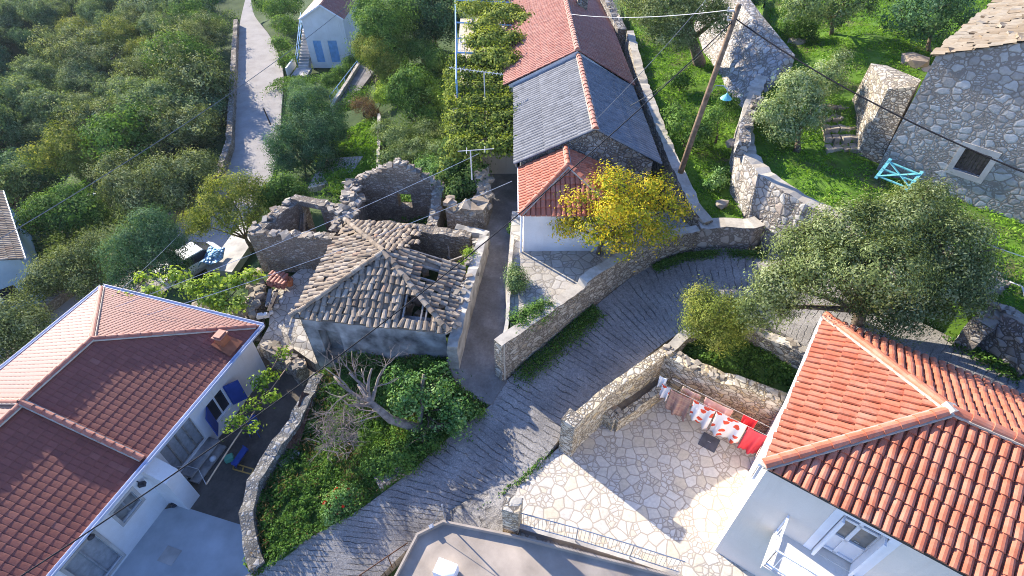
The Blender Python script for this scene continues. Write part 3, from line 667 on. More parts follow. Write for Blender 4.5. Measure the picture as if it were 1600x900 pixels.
    # openings: frames, panes, shutters
    def frame(h, mat, w=.07, back=.1, nm='window', pane='glass_dark', bars=(1, 1), proud=0.0):
        m = MB(); s0, s1, z0, z1 = h
        for a, b in (((s0, z0), (s1, z0)), ((s0, z1), (s1, z1)), ((s0, z0), (s0, z1)), ((s1, z0), (s1, z1))):
            p, q = P(*a, back-proud), P(*b, back-proud); m.beam(p, q, .06, w, up=(0, 0, 1) if a[1] == b[1] else (1, 0, 0))
        for k in range(1, bars[0]+1):
            if bars[0] > 1 or True: s = s0+(s1-s0)*k/(bars[0]+1); m.beam(P(s, z0, back), P(s, z1, back), .05, .06, up=(1, 0, 0))
        o = m.build(nm, mat, root); g = MB(); g.face([P(s0, z0, back+.04), P(s1, z0, back+.04), P(s1, z1, back+.04), P(s0, z1, back+.04)]); g.build('pane', pane, o); return o
    frame(holes[0], 'white_trim')
    for sg, s0 in ((1, holes[0][1]), (-1, holes[0][0])):   # opened blue shutters
        m = MB(); p = P(s0, -1.32, -.03)
        dd = Vector((-A.x, -A.y, 0))*sg; nn = Vector((.958, -.287, 0)); e = (dd*.8+nn*.6).normalized()
        m.beam(p+e*.02+Vector((0, 0, -.63)), p+e*.02+Vector((0, 0, .63)), .04, .04)
        a = p+e*.04; b = p+e*.62
        m.beam(a, b, .035, 1.28); 
        m.build('shutter', 'blue_paint', root)
    frame(holes[1], 'grey_wood', nm='door', pane='grey_board', bars=(3, 1), w=.05); frame(holes[2], 'grey_board', nm='window', pane='glass_grey'); frame(holes[3], 'grey_board', nm='door', pane='grey_board', w=.05)
    for h in (holes[2], holes[3]):
        m = MB(); s0, s1, z0, z1 = h; q = .1
        for a, b in (((s0-q, z0-.05), (s1+q, z0-.05)), ((s0-q, z1+.05), (s1+q, z1+.05))): m.beam(P(*a, -.012), P(*b, -.012), .03, .1)
        for s in (s0-.05, s1+.05): m.beam(P(s, z0, -.012), P(s, z1, -.012), .1, .03, up=(.958, -.287, 0))
        m.build('window_surround', 'concrete', root)
    # white lean-to block and lamp
    m = MB(); a0, a1 = f(6.85), f(6.25); out = -1.0
    top = [P(a1, .12, -.0), P(a0, .12, -.0), P(a0, -.55, -.95), P(a1, -.55, -.95)]; bot = [P(a1, -2.9, 0), P(a0, -2.9, 0), P(a0, -2.9, -.95), P(a1, -2.9, -.95)]
    m.prism(top, bot); m.build('lean_to', 'white_wall', root)
    m = MB(); p = P(f(7.1), -.55, -.15); m.box(p, (.22, .16, .14), .3); m.tube([P(f(7.1), -.4, .0), p], .02); m.build('wall_lamp', 'dark_metal', root)
    m = MB(); p = P(f(9.15), -.1, -.2); m.tube([P(f(9.1), -.05, 0), p], .02); m.tube([p, p+Vector((0, 0, -.12))], [.06, .12], 10); m.build('wall_lamp', 'dark_metal', root)
    m = MB(); m.beam(P(f(5.9), -2.1, -.25), P(f(4.2), -2.1, -.25), .5, .12); m.beam(P(f(5.9), -2.5, -.45), P(f(4.2), -2.5, -.45), .4, .1); m.build('door_step', 'plaster_grey', root)
long_white_house()
# ---------------------------------------------------------------- house with new orange tiles beside the courtyard
def courtyard_house():
    F = Vector((6.19, 6.72)); E1 = Vector((.813, -.582)); E2 = Vector((.582, .813)); ez = 5.6; rz = 6.85; W = 6.1; L = 14.5
    Q = lambda a, b: F+E1*a+E2*b
    root = thing('courtyard_house', 'cream house with new orange barrel-tile hipped roof beside the paved courtyard', 'house', (*Q(5, 3), 0))
    mb = MB(); hole_d = (1.98, 2.98, 2.95, 5.1)
    c = [Q(.12, .22), Q(L-.2, .22), Q(L-.2, W-.2), Q(.12, W-.2)]
    hd = (1.86, 2.86, 2.95, 5.1)
    P = wall_panel(mb, c[0], c[1], -1.5, ez-.03, [hd], .34); wall_panel(mb, c[1], c[2], -1.5, ez-.03); wall_panel(mb, c[2], c[3], -1.5, ez-.03)
    hw = (4.55, 5.25, 2.9, 4.6); PW = wall_panel(mb, c[3], c[0], -1.5, ez-.03, [hw], .16)
    mb.build('wall', 'cream_wall', root)
    ap, aq = Q(W/2, W/2), Q(L-W/2, W/2); mb = MB(); rg = random.Random(21)
    slope(mb, [v2(Q(0, 0), ez), v2(Q(L, 0), ez), v2(aq, rz), v2(ap, rz)], .215, .40, .075, .007, rg, lip=.035, pant=.05)
    slope(mb, [v2(Q(L, W), ez), v2(Q(0, W), ez), v2(ap, rz), v2(aq, rz)], .215, .40, .075, .007, rg, lip=.035, pant=.05)
    slope(mb, [v2(Q(0, W), ez), v2(Q(0, 0), ez), v2(ap, rz)], .215, .40, .075, .007, rg, lip=.03, pant=.05)
    rf = mb.build('roof', 'tile_new', root, smooth=False)
    mb = MB(); mo = MB()
    for a, b in ((v2(Q(0, 0), ez+.06), v2(ap, rz+.05)), (v2(Q(0, W), ez+.06), v2(ap, rz+.05)), (v2(ap, rz+.05), v2(aq, rz+.05))): ridge(mb, a, b, .125, .42, mortar=mo, rng=rg)
    mb.build('ridge_tiles', 'tile_new', rf); p = v2(ap, rz+.12); mo.rock(p, .16, rg, (1, 1, .6), .9); mo.rock(v2(Q(.03, .03), ez+.05), .13, rg, (1, 1, .6), .9)
    mo.build('mortar', 'cap_mortar', rf)
    mb = MB(); t = .11
    mb.beam(v2(Q(-.1, -.02), ez-.05), v2(Q(-.1, W+.05), ez-.05), .07, .10); mb.build('eave_trim', 'white_trim', root)
    mb = MB(); mb.beam(v2(Q(0, .02), ez-.06), v2(Q(L, .02), ez-.06), .1, .09); mb.beam(v2(Q(0, W), ez-.06), v2(Q(L, W), ez-.06), .1, .09); mb.build('gutter', 'dark_metal', root)
    mb = MB(); mb.beam(v2(Q(.05, .185), ez-.18), v2(Q(L, .185), ez-.18), .05, .12); mb.build('cornice', 'white_trim', root)
    # balcony door: deep reveal, surround, folded shutters, two glazed leaves
    m = MB(); s0, s1, z0, z1 = hd; q = .2
    m.beam(P(s0-q, z1+q/2, -.014), P(s1+q, z1+q/2, -.014), .03, q)
    for s in (s0-q/2, s1+q/2): m.beam(P(s, z0, -.014), P(s, z1, -.014), q, .03, up=(-E1.y, E1.x, 0))
    m.build('door_surround', 'white_trim', root)
    m = MB(); zb = z0+.05; dd = .26
    for a, b in (((s0+.03, zb), (s0+.03, z1)), ((s1-.03, zb), (s1-.03, z1)), (((s0+s1)/2, zb), ((s0+s1)/2, z1))): m.beam(P(*a, dd), P(*b, dd), .09, .06, up=(-E1.y, E1.x, 0))
    for z in (zb+.03, zb+.75, zb+1.6, z1-.03): m.beam(P(s0, z, dd), P(s1, z, dd), .06, .09)
    m.face([P(s0, zb, dd+.02), P(s1, zb, dd+.02), P(s1, zb+.75, dd+.02), P(s0, zb+.75, dd+.02)])
    dr = m.build('door', 'white_trim', root)
    m = MB(); m.face([P(s0, zb+.75, dd+.025), P(s1, zb+.75, dd+.025), P(s1, z1, dd+.025), P(s0, z1, dd+.025)]); m.build('pane', 'glass_grey', dr)
    m = MB(); m.tube([P((s0+s1)/2+.1, zb+1.0, dd-.06), P((s0+s1)/2+.22, zb+1.0, dd-.06)], .015); m.build('handle', 'steel', dr)
    for s in (s0+.05, s1-.05):
        m = MB(); m.beam(P(s, zb+.05, .0), P(s, z1-.1, .0), .05, .30, up=(-E1.y, E1.x, 0)); m.beam(P(s, zb+.05, -.17), P(s, z1-.1, -.17), .07, .03, up=(-E1.y, E1.x, 0)); m.build('shutter', 'white_trim', root)
    # landing with white railing and stair
    m = MB(); a, b = .95, 4.6
    m.prism([P(a, 2.93, 0), P(a, 2.93, -1.15), P(b, 2.93, -1.15), P(b, 2.93, 0)], [P(a, 2.75, 0), P(a, 2.75, -1.15), P(b, 2.75, -1.15), P(b, 2.75, 0)])
    m.build('landing', 'cream_wall', root)
    m = MB()
    for lo, hi in (((a+.03, -.03), (a+.03, -1.1)), ((a+.03, -1.1), (b, -1.1))):
        p0, p1 = P(lo[0], 2.93, lo[1]), P(hi[0], 2.93, hi[1]); n = max(2, int((p1-p0).length/.2))
        for h in (.95, .12): m.beam(p0+Vector((0, 0, h)), p1+Vector((0, 0, h)), .045, .045)
        for k in range(n+1):
            p = p0.lerp(p1, k/n); m.tube([p, p+Vector((0, 0, .95))], .02 if k in (0, n) else .008, 6)
    m.build('railing', 'white_trim', root)
    # shuttered window in the sunlit side wall
    m = MB(); s0, s1, z0, z1 = hw
    for a_, b_ in (((s0, z0), (s1, z0)), ((s0, z1), (s1, z1)), ((s0, z0), (s0, z1)), ((s1, z0), (s1, z1))): m.beam(PW(*a_, -.02), PW(*b_, -.02), .08, .07, up=(0, 0, 1) if a_[1] == b_[1] else (E2.x, E2.y, 0))
    w = m.build('window', 'white_trim', root); m = MB(); m.face([PW(s0, z0, .1), PW(s1, z0, .1), PW(s1, z1, .1), PW(s0, z1, .1)]); m.build('pane', 'glass_dark', w)
    m = MB(); m.box(PW(4.2, 3.6, -.05), (.07, .5, 1.6), math.atan2(E2.y, E2.x)-math.pi/2); m.build('shutter', 'concrete', root)
courtyard_house()
# ---------------------------------------------------------------- row of joined houses along the lane
def gable_box(root, x0, x1, y0, y1, zb, ez, xr, rz, wall='white_wall', fmat=None):
    mb = MB(); c = [(x0, y0), (x1, y0), (x1, y1), (x0, y1)]
    wall_panel(mb, c[0], c[1], zb, ez, (), .2, 1 if fmat else 0); wall_panel(mb, c[1], c[2], zb, ez); wall_panel(mb, c[2], c[3], zb, ez); wall_panel(mb, c[3], c[0], zb, ez)
    mb.face([(x0, y0, ez), (x1, y0, ez), (xr, y0, rz)], mi=1 if fmat else 0); mb.face([(x1, y1, ez), (x0, y1, ez), (xr, y1, rz)])
    return mb.build('wall', [wall]+([fmat] if fmat else []), root)
def row_houses():
    # grey corrugated roof
    root = thing('corrugated_house', 'stone house with grey corrugated roof joined between two red-tiled houses', 'house', (3.4, 25.3, 1.2))
    x0, x1, xr, y0, y1 = .26, 6.75, 3.68, 22.4, 30.8; ez = 4.7; rz = 6.42
    gable_box(root, x0+.15, x1-.2, y0+.12, y1-.01, .8, ez, xr, rz-.06, 'plaster_old', 'stone_grey')
    mb = MB(); rg = random.Random(4)
    slope(mb, [(x0-.12, y1-.02, ez), (x0-.12, y0-.15, ez), (xr, y0-.15, rz), (xr, y1-.02, rz)], .25, 1.6, .07, .002, rg, lip=.012, width=1.0, nseg=6, pant=.0)
    slope(mb, [(x1+.12, y0-.15, ez), (x1+.12, y1-.02, ez), (xr, y1-.02, rz), (xr, y0-.15, rz)], .25, 1.6, .07, .002, rg, lip=.012, width=1.0, nseg=6, pant=.0)
    rf = mb.build('roof', 'fibre_cement', root); mb = MB(); mo = MB(); ridge(mb, (xr, y0-.15, rz+.02), (xr, y1, rz+.02), .13, .4, .008, rg, mo); mb.build('ridge_tiles', 'tile_red', rf); mo.build('mortar', 'cap_mortar', rf)
    mb = MB(); mb.beam((x0-.08, y0-.1, ez-.09), (x0-.08, y1, ez-.09), .06, .14); mb.build('eave_board', 'grey_wood', root)
    # red tiled house behind it
    root = thing('red_roofed_house', 'long house with faded red tile roof behind the grey corrugated roof', 'house', (3, 38, 1.6))
    x0, x1, xr, y0, y1 = -.35, 6.9, 3.6, 30.82, 54; ez = 4.75; rz = 6.7
    gable_box(root, x0+.15, x1-.15, y0+.02, y1, 1, ez, xr, rz-.05, 'white_wall')
    mb = MB(); rg = random.Random(5)
    slope(mb, [(x0-.1, y1, ez), (x0-.1, y0-.06, ez), (xr, y0-.06, rz), (xr, y1, rz)], .24, .42, .05, .004, rg, pant=.3)
    slope(mb, [(x1+.1, y0-.06, ez), (x1+.1, y1, ez), (xr, y1, rz), (xr, y0-.06, rz)], .24, .42, .05, .006, rg, pant=.1, tv=(0, .6))  # slope away from the sun: shade painted in with darker tile tones
    rf = mb.build('roof', 'tile_red', root); mb = MB(); mo = MB(); ridge(mb, (xr, y0-.06, rz+.03), (xr, y1, rz+.03), .13, .4, .008, rg, mo, (.6, 1)); mb.build('ridge_tiles', 'tile_red', rf); mo.build('mortar', 'cap_mortar', rf)
    mb = MB(); mb.box((4.8, 40.6, 6.4), (.7, .6, 1.6)); mb.build('chimney', 'stone_pale', rf)
    # white annex with hipped roof at the near end
    root = thing('white_annex', 'small white annex with red hipped roof above the stone patio', 'house', (2.4, 20, 1.4))
    x0, x1, y0, y1 = .35, 4.6, 18.55, 22.45; ez = 4.5; rz = 5.52; xr = 2.42; ya = 20.75
    mb = MB(); wall_panel(mb, (x0+.15, y0+.3), (x1-.15, y0+.3), 1.0, ez-.03); wall_panel(mb, (x1-.15, y0+.3), (x1-.15, y1), 1, ez-.03)
    h1 = (1.45, 2.25, 1.45, 3.5); Pw = wall_panel(mb, (x0+.15, y1), (x0+.15, y0+.3), 1, ez-.03, [h1], .15); mb.build('wall', 'white_wall', root)
    mb = MB(); mb.face([Pw(h1[0], h1[2], .1), Pw(h1[1], h1[2], .1), Pw(h1[1], h1[3], .1), Pw(h1[0], h1[3], .1)]); mb.build('door', 'light_blue', root)
    mb = MB(); rg = random.Random(6)
    slope(mb, [(x0, y0, ez), (x1, y0, ez), (xr, ya, rz)], .215, .38, .055, .003, rg, pant=.1)
    slope(mb, [(x0, y1-.12, ez), (x0, y0, ez), (xr, ya, rz), (xr, y1-.12, rz)], .215, .38, .055, .003, rg, pant=.1)
    slope(mb, [(x1, y0, ez), (x1, y1-.12, ez), (xr, y1-.12, rz), (xr, ya, rz)], .215, .38, .055, .003, rg, pant=.1)
    rf = mb.build('roof', 'tile_new', root); mb = MB(); mo = MB()
    for a, b in (((x0, y0, ez+.05), (xr, ya, rz+.04)), ((x1, y0, ez+.05), (xr, ya, rz+.04)), ((xr, ya, rz+.04), (xr, y1-.12, rz+.04))): ridge(mb, a, b, .11, .4, mortar=mo)
    mb.build('ridge_tiles', 'tile_new', rf); mo.build('mortar', 'cap_mortar', rf)
    mb = MB(); mb.beam((x0-.06, y0, ez-.05), (x0-.06, y1-.12, ez-.05), .1, .1); mb.tube([(x0+.05, y0+.25, ez-.1), (x0+.05, y0+.25, 2.3)], .05); mb.build('gutter', 'white_trim', root)
row_houses()
# ---------------------------------------------------------------- old stone house with slab roof
def stone_house():
    S = Vector((16.3, 21.4)); D = Vector((.707, -.707)); N = Vector((.707, .707)); zb = 4.2; ez = 9.95
    root = thing('stone_house', 'large grey rubble-stone house with stone slab roof and one shuttered window', 'house', (19, 22, 4.9))
    Q = lambda a, b: S+D*a+N*b; W = 9.0; L = 11.0; rz = ez+W/2*.47; mb = MB(); hw = (2.5, 3.42, 6.05, 6.98)
    P = wall_panel(mb, Q(0, 0), Q(W, 0), zb, ez, [hw], .35); wall_panel(mb, Q(W, 0), Q(W, L), zb, ez); wall_panel(mb, Q(W, L), Q(0, L), zb, ez); wall_panel(mb, Q(0, L), Q(0, 0), zb, ez)
    for b in (0, L): mb.face([v2(Q(0, b), ez), v2(Q(W, b), ez), v2(Q(W/2, b), rz)])
    mb.build('wall', 'stone_house', root)
    mb = MB(); rg = random.Random(9)
    slope(mb, [v2(Q(-.12, L), ez-.03), v2(Q(-.12, -.08), ez-.03), v2(Q(W/2, -.08), rz+.03), v2(Q(W/2, L), rz+.03)], .5, .42, .035, .035, rg, width=1.1, nseg=3, lip=.05, pant=.5)
    slope(mb, [v2(Q(W+.12, -.08), ez-.03), v2(Q(W+.12, L), ez-.03), v2(Q(W/2, L), rz+.03), v2(Q(W/2, -.08), rz+.03)], .5, .42, .035, .035, rg, width=1.1, nseg=3, lip=.05, pant=.5)
    for k in range(90): a, b = rg.uniform(.1, W/2), rg.uniform(.1, L); mb.rock(v2(Q(a, b), ez+a*.47+.08), rg.uniform(.06, .16), rg, (1.3, 1, .4))
    mb.build('roof', 'slab_stone', root)
    m = MB(); s0, s1, z0, z1 = hw; q = .2
    for a, b in (((s0-q, z0-.1), (s1+q, z0-.1)), ((s0-q, z1+.12), (s1+q, z1+.12))): m.beam(P(*a, -.01), P(*b, -.01), .05, .22)
    for s in (s0-.1, s1+.1): m.beam(P(s, z0, -.01), P(s, z1, -.01), .2, .05, up=(-D.y, D.x, 0))
    w = m.build('window', 'concrete', root)
    m = MB()
    for k in range(7): s = s0+(s1-s0)*(k+.5)/7; m.beam(P(s, z0, .2+.01*(k % 2)), P(s, z1, .2+.01*(k % 2)), (s1-s0)/7*.94, .03, up=(-D.y, D.x, 0))
    m.build('shutter', 'dark_wood', w)
stone_house()
# ---------------------------------------------------------------- white house by the valley road
def valley_house():
    x0, x1, y0, y1 = -20.2, -16.2, 55.7, 66; zb = -3.7; ez = .55; xr = -18.05; rz = 1.75
    root = thing('gabled_house', 'small white gabled house with two light blue doors beside the valley road', 'house', (-18.2, 57, -3.6))
    mb = MB(); hs = [(.6, 1.4, zb+.1, -1.5), (2.05, 2.95, zb+.1, -1.5)]; c = [(x0, y0), (x1, y0), (x1, y1), (x0, y1)]
    P = wall_panel(mb, c[0], c[1], zb-.5, ez, hs, .12); wall_panel(mb, c[1], c[2], zb-1, ez); wall_panel(mb, c[2], c[3], zb-1, ez); wall_panel(mb, c[3], c[0], zb-1, ez)
    for y in (y0, y1): mb.face([(x0, y, ez), (x1, y, ez), (xr, y, rz)])
    mb.build('wall', 'white_wall', root)
    for h in hs:
        m = MB(); n = 5
        for k in range(n): s = h[0]+(h[1]-h[0])*(k+.5)/n; m.beam(P(s, h[2], .07), P(s, h[3], .07), (h[1]-h[0])/n*.9, .04, up=(0, 1, 0))
        m.face([P(h[0], h[2], .1), P(h[1], h[2], .1), P(h[1], h[3], .1), P(h[0], h[3], .1)]); m.build('door', 'light_blue', root)
    mb = MB(); o = .12
    slope(mb, [(x0-o, y1, ez-.03), (x0-o, y0-.2, ez-.03), (xr, y0-.2, rz+.05), (xr, y1, rz+.05)], .24, .38, .05)
    slope(mb, [(x1+o, y0-.2, ez-.03), (x1+o, y1, ez-.03), (xr, y1, rz+.05), (xr, y0-.2, rz+.05)], .24, .38, .05, tv=(0, .5))  # unlit side of the gable: its shade is put into darker tile colours
    mb.build('roof', 'tile_red', root)
    m = MB(); m.beam((x0-o, y0-.2, ez-.06), (xr, y0-.2, rz+.02), .06, .12); m.beam((x1+o, y0-.2, ez-.06), (xr, y0-.2, rz+.02), .06, .12); m.build('verge_board', 'white_trim', root)
    m = MB()
    for k in range(12): m.box((x0-.55, y0-.9+.3*k, -3.55+.19*k-.4), (1.0, .3, .8))
    m.box((x0-.6, y0+3.9, -1.5), (1.1, 2.6, .2)); m.box((x0-.55, y0-1.9, -3.95), (1.5, 2.0, .3)); st = m.build('stair', 'concrete', root)
    m = MB()
    for x in (x0-1.05,):
        A = Vector((x, y0-.9, -3.2)); B = Vector((x, y0+2.6, -.95)); D_ = Vector((x-.6, y0+5.0, -1.1))
        for h in (.5, .95): m.tube([A+Vector((0, 0, h-.3)), B+Vector((0, 0, h-.3)), D_+Vector((0, 0, h-.3))], .03, 6)
        for k in range(6): p = A.lerp(B, k/5); m.tube([p-Vector((0, 0, .4)), p+Vector((0, 0, .65))], .03, 6)
    m.build('railing', 'light_blue', st)
    m = MB(); m.box((x0-1.75, y0-1.2, -3.6), (.16, 2.6, .8)); m.build('terrace_wall', 'white_wall', root)
valley_house()
def far_house():
    E = Vector((-29.4, 25.1)); d1 = Vector((-.65, .76)); d2 = Vector((-.76, -.65)); ez = -3.5; W = 7.0; L = 9.6; rz = ez+1.6
    root = thing('pale_blue_house', 'pale blue house with brown tile roof below the valley road among olive trees', 'house', (-34, 28, -7))
    Q = lambda a, b: E+d1*a+d2*b; mb = MB(); c = [Q(L, .2), Q(L, W-.2), Q(.25, W-.2), Q(.25, .2)]
    hs = [(4.6, 5.5, -6.2, -5.0)]
    wall_panel(mb, c[0], c[1], -10, ez); wall_panel(mb, c[1], c[2], -10, ez); P = wall_panel(mb, c[2], c[3], -10, ez, hs, .15); wall_panel(mb, c[3], c[0], -10, ez)
    for a in (.25, L): mb.face([v2(Q(a, .2), ez), v2(Q(a, W-.2), ez), v2(Q(a, W/2), rz-.1)])
    mb.build('wall', 'pale_blue_wall', root); mb = MB()
    slope(mb, [v2(Q(0, 0), ez), v2(Q(L, 0), ez), v2(Q(L, W/2), rz), v2(Q(0, W/2), rz)], .24, .38, .05, .006)
    slope(mb, [v2(Q(L, W), ez), v2(Q(0, W), ez), v2(Q(0, W/2), rz), v2(Q(L, W/2), rz)], .24, .38, .05, .006)
    mb.build('roof', 'tile_old', root); mb = MB(); h = hs[0]; mb.face([P(h[0], h[2], .1), P(h[1], h[2], .1), P(h[1], h[3], .1), P(h[0], h[3], .1)]); mb.build('window', 'glass_dark', root)
    mb = MB(); mb.beam(v2(Q(0, -.06), ez-.02), v2(Q(L, -.06), ez-.02), .1, .1); mb.build('gutter', 'white_trim', root)
far_house()
# ---------------------------------------------------------------- flat concrete roof at the bottom edge
def flat_roof():
    zr = .35; zp = .55
    root = thing('flat_roofed_building', 'low building with flat concrete roof and thin parapet beside the road', 'building', (.5, 5.5, -2))
    c = [G(*q, zp) for q in ((575, 975), (650, 832), (692, 811), (806, 834), (1060, 898), (1100, 990))]
    mb = MB(); mb.prism([Vector((p.x, p.y, zr)) for p in c], [Vector((p.x, p.y, -3)) for p in c]); rf = mb.build('roof', 'roof_concrete', root)
    mb = MB()
    cen = Vector((.5, 4.5, 0))
    for i in range(len(c)-1):
        a, b = c[i], c[i+1]; d = (b-a).normalized(); nn = Vector((-d.y, d.x, 0)); nn = nn if nn.dot(cen-a) > 0 else -nn
        mb.beam(a+nn*.05+Vector((0, 0, -.12))-d*.03, b+nn*.05+Vector((0, 0, -.12))+d*.03, .065, .2+.002*i)
    mb.build('parapet', 'roof_concrete', root)
    mb = MB(); p = G(697, 893, .6); mb.box((p.x, p.y, .62), (.62, .45, .5), -.35); wt = mb.build('water_tank', 'white_trim', None); tag(wt, 'small white box unit standing on the flat concrete roof', 'tank')
    mb = MB(); p = G(696, 812, .55); mb.tube([p, p+Vector((-.02, 0, 1.05))], .022, 6); q = G(674, 823, .55); mb.tube([p+Vector((-.02, 0, 1.0)), q], .010, 5); mb.box(q, (.14, .12, .1), .5); ml = mb.build('steel_post', 'steel', None); tag(ml, 'short steel post with stay wire at the parapet corner', 'post')
flat_roof()
# ---------------------------------------------------------------- ruins
def ruin():
    z = 2.1; FL, FR, BL, BR = (-8.75, 15.0), (-2.48, 14.18), (-8.04, 21.4), (-1.75, 20.6); ap = (-5.3, 17.45, 3.4)
    root = thing('ruined_house', 'ruined stone house with old half-collapsed barrel tile roof beside the narrow lane', 'ruin', (-5.3, 17.5, -.6)); rg = random.Random(31)
    mb = MB()
    ins = lambda p, k: (p[0]+(ap[0]-p[0])*k, p[1]+(ap[1]-p[1])*k)
    a, b, c, d = ins(FL, .07), ins(FR, .05), ins(BR, .05), ins(BL, .06); hd = (.55, 1.45, -.8, 1.25)
    P = wall_panel(mb, a, b, -1.2, z-.02, [hd], .5); ia, ib = P(.25, 0, .55), P((Vector(b)-Vector(a)).length-.25, 0, .55)
    wall_panel(mb, (ib.x, ib.y), (ia.x, ia.y), -1.2, z-.02); mb.face([P(0, z-.02), P(6.0, z-.02), P(5.6, z-.02, .55), P(.3, z-.02, .55)])
    m2 = MB(); rough_wall(m2, [(*d, -1.2, z), (*a, -1.2, z-.05)], .5, rg, .03, side=.2)
    rough_wall(m2, [(c[0], c[1], -1, z-.1), (-5.5, 21.0, -1, z+.05), (*d, -1, z)], .55, rg, .05)
    m3 = MB(); rough_wall(m3, [(-2.32, 13.75, .1, z-.3), (-1.9, 16.5, .1, z+.1), (-1.3, 20.15, .3, z+.15)], .42, rg, .04)
    mb.build('front_wall', 'plaster_grey', root); m2.build('side_wall', 'stone_ruin', root); m3.build('lane_wall', 'plaster_old', root)
    mb = MB(); sl = dict(jit=.028, rng=rg, lip=.03, pan='cells', pant=.25)
    hole = lambda u, v, r: (.66 < u < .87 and .10 < v < .42) or (r.random() < .03 and v < .8)
    slope(mb, [(*FL, z), (*FR, z), ap], .255, .36, .075, drop=hole, **sl)
    slope(mb, [(*BL, z), (*FL, z), ap], .255, .36, .075, drop=lambda u, v, r: r.random() < .02 or (u < .22 and v < .5 and r.random() < .5), **sl)
    slope(mb, [(*BR, z), (*BL, z), ap], .255, .36, .075, drop=lambda u, v, r: u < .45-.15*v+.06*math.sin(v*20), **sl)
    slope(mb, [(*FR, z), (*BR, z), ap], .255, .36, .075, drop=lambda u, v, r: (u > .60-.08*v and v < .85) or (.30 < u < .46 and .22 < v < .5) or r.random() < .1, **sl)
    rf = mb.build('roof', 'tile_old', root)
    mb = MB()
    for p in (FL, FR, BL): ridge(mb, (*p, z+.06), (ap[0], ap[1], ap[2]+.03), .11, .36, .02, rg)
    mb.build('ridge_tiles', 'tile_old', rf)
    def rafter(p, q, w, h): m = MB(); m.beam(p, q, w, h); m.build('rafter', 'grey_wood', root)
    for k in range(6):   # rafters under the thinned slopes
        t = k/9+.05; p = Vector((FR[0]+(BR[0]-FR[0])*t, FR[1]+(BR[1]-FR[1])*t, z-.05)); f = 1-abs(t-.5)*2
        rafter(p, Vector(ap).lerp(Vector((*FR, z)) if t < .5 else Vector((*BR, z)), 1-f)-Vector((0, 0, .06)), .07, .09)
    for t in (.665, .70, .815, .845):
        p = Vector((FL[0]+(FR[0]-FL[0])*t, FL[1]+(FR[1]-FL[1])*t, z-.06)); f = (1-t)*2; rafter(p, Vector((*FR, z)).lerp(Vector(ap), f)-Vector((0, 0, .08)), .06, .08)
    for k in range(4): rafter((-3.9+rg.random(), 18.6+rg.random()*1.5, rg.uniform(.3, 1.2)), (-3.0+rg.random()*1.0, 19+rg.random()*1.2, rg.uniform(1.0, 1.9)), .07, .09)
    rafter((ap[0]+.2, ap[1]+.3, 2.7), (-5.0, 20.9, 2.0), .12, .12)
    mb = MB(); mb.face([(-8.3, 15.3, -.55), (-2.3, 14.6, -.35), (-1.6, 20.3, -.2), (-7.8, 21, -.5)]); 
    for k in range(60): mb.rock((rg.uniform(-5, -1.9), rg.uniform(16, 20.4), -.2+rg.random()*.5), rg.uniform(.1, .3), rg)
    for k in range(110):
        t = rg.random(); f = 1 if rg.random() < .6 else 0
        if f: mb.rock((-2.2+.8*t+rg.gauss(0, .16)-.22, 14.4+5.6*t, z+.02+rg.uniform(-.15, .12)), rg.uniform(.06, .16), rg, (1.3, .8, .5))
        else: mb.rock((-3.6+1.2*rg.random(), 14.55+rg.gauss(0, .12), z+.0), rg.uniform(.05, .12), rg, (1.3, .8, .5))
    mb.build('rubble', 'rubble_stone', root)['kind'] = 'stuff'
    # roofless room on the road side
    root = thing('roofless_room', 'roofless stone room with doorway joined to the half-collapsed tiled ruin', 'ruin', (-10.5, 22, -.8)); zt = 1.3
    m = MB(); 
    rough_wall(m, [(-8.7, 20.85, -1, zt+.2), (-10.8, 21.2, -1, zt), (-13.05, 21.45, -1.2, zt)], .5, rg, .05, side=-.2)
    rough_wall(m, [(-13.0, 21.5, -1.2, zt-.05), (-11.65, 24.4, -1.2, zt+.15)], .5, rg, .08, side=-.2)
    rough_wall(m, [(-11.65, 24.4, -1.2, zt+.2), (-11.05, 24.2, -1.2, zt+.15)], .5, rg, .04); rough_wall(m, [(-9.95, 23.85, -1.2, zt+.1), (-9.2, 23.6, -1.2, zt+.2), (-8.3, 23.2, -1, zt+.6)], .5, rg, .1)
    m.beam((-11.2, 24.25, zt+.02), (-9.8, 23.8, zt), .5, .3)
    m.build('wall', 'stone_ruin', root)
    m = MB()
    for k in range(90):
        s = rg.random(); q = rg.choice((((-8.7, 20.9), (-13, 21.5)), ((-13, 21.5), (-11.6, 24.4)), ((-9.9, 23.8), (-8.3, 23.2)), ((-8.6, 21.3), (-8.3, 23.2)), ((-8.6, 21.3), (-8.3, 23.2))))
        m.rock((q[0][0]+(q[1][0]-q[0][0])*s+rg.gauss(0, .13), q[0][1]+(q[1][1]-q[0][1])*s+rg.gauss(0, .13), zt+.08+(.35 if q[0][0] == -8.6 else 0)+rg.uniform(-.05, .1)), rg.uniform(.08, .2), rg, (1.3, 1, .5))
    m.build('rubble', 'rubble_stone', root)['kind'] = 'stuff'
    m = MB(); m.face([(-12.7, 21.6, -.95), (-8.6, 21.1, -.75), (-8.6, 23.6, -.7), (-11.6, 24.2, -.85)]); m.build('earth_floor', 'bare_earth', root)
    m = MB()
    for k in range(5): m.beam((-12.2+.2*k, 22.6+.2*k, -.8), (-11.7+.15*k, 24.0, .3+.1*k), .05, .16)
    m.build('broken_boards', 'grey_wood', root)
    # gabled roofless room behind
    root = thing('gable_ruin', 'roofless stone ruin with pointed gable wall and small window opening', 'ruin', (-6, 23, -.4))
    gl, gr, gp = Vector((-8.35, 24.7)), Vector((-3.75, 24.25)), Vector((-5.75, 24.4)); zf = 2.15; za = 3.45; m = MB()
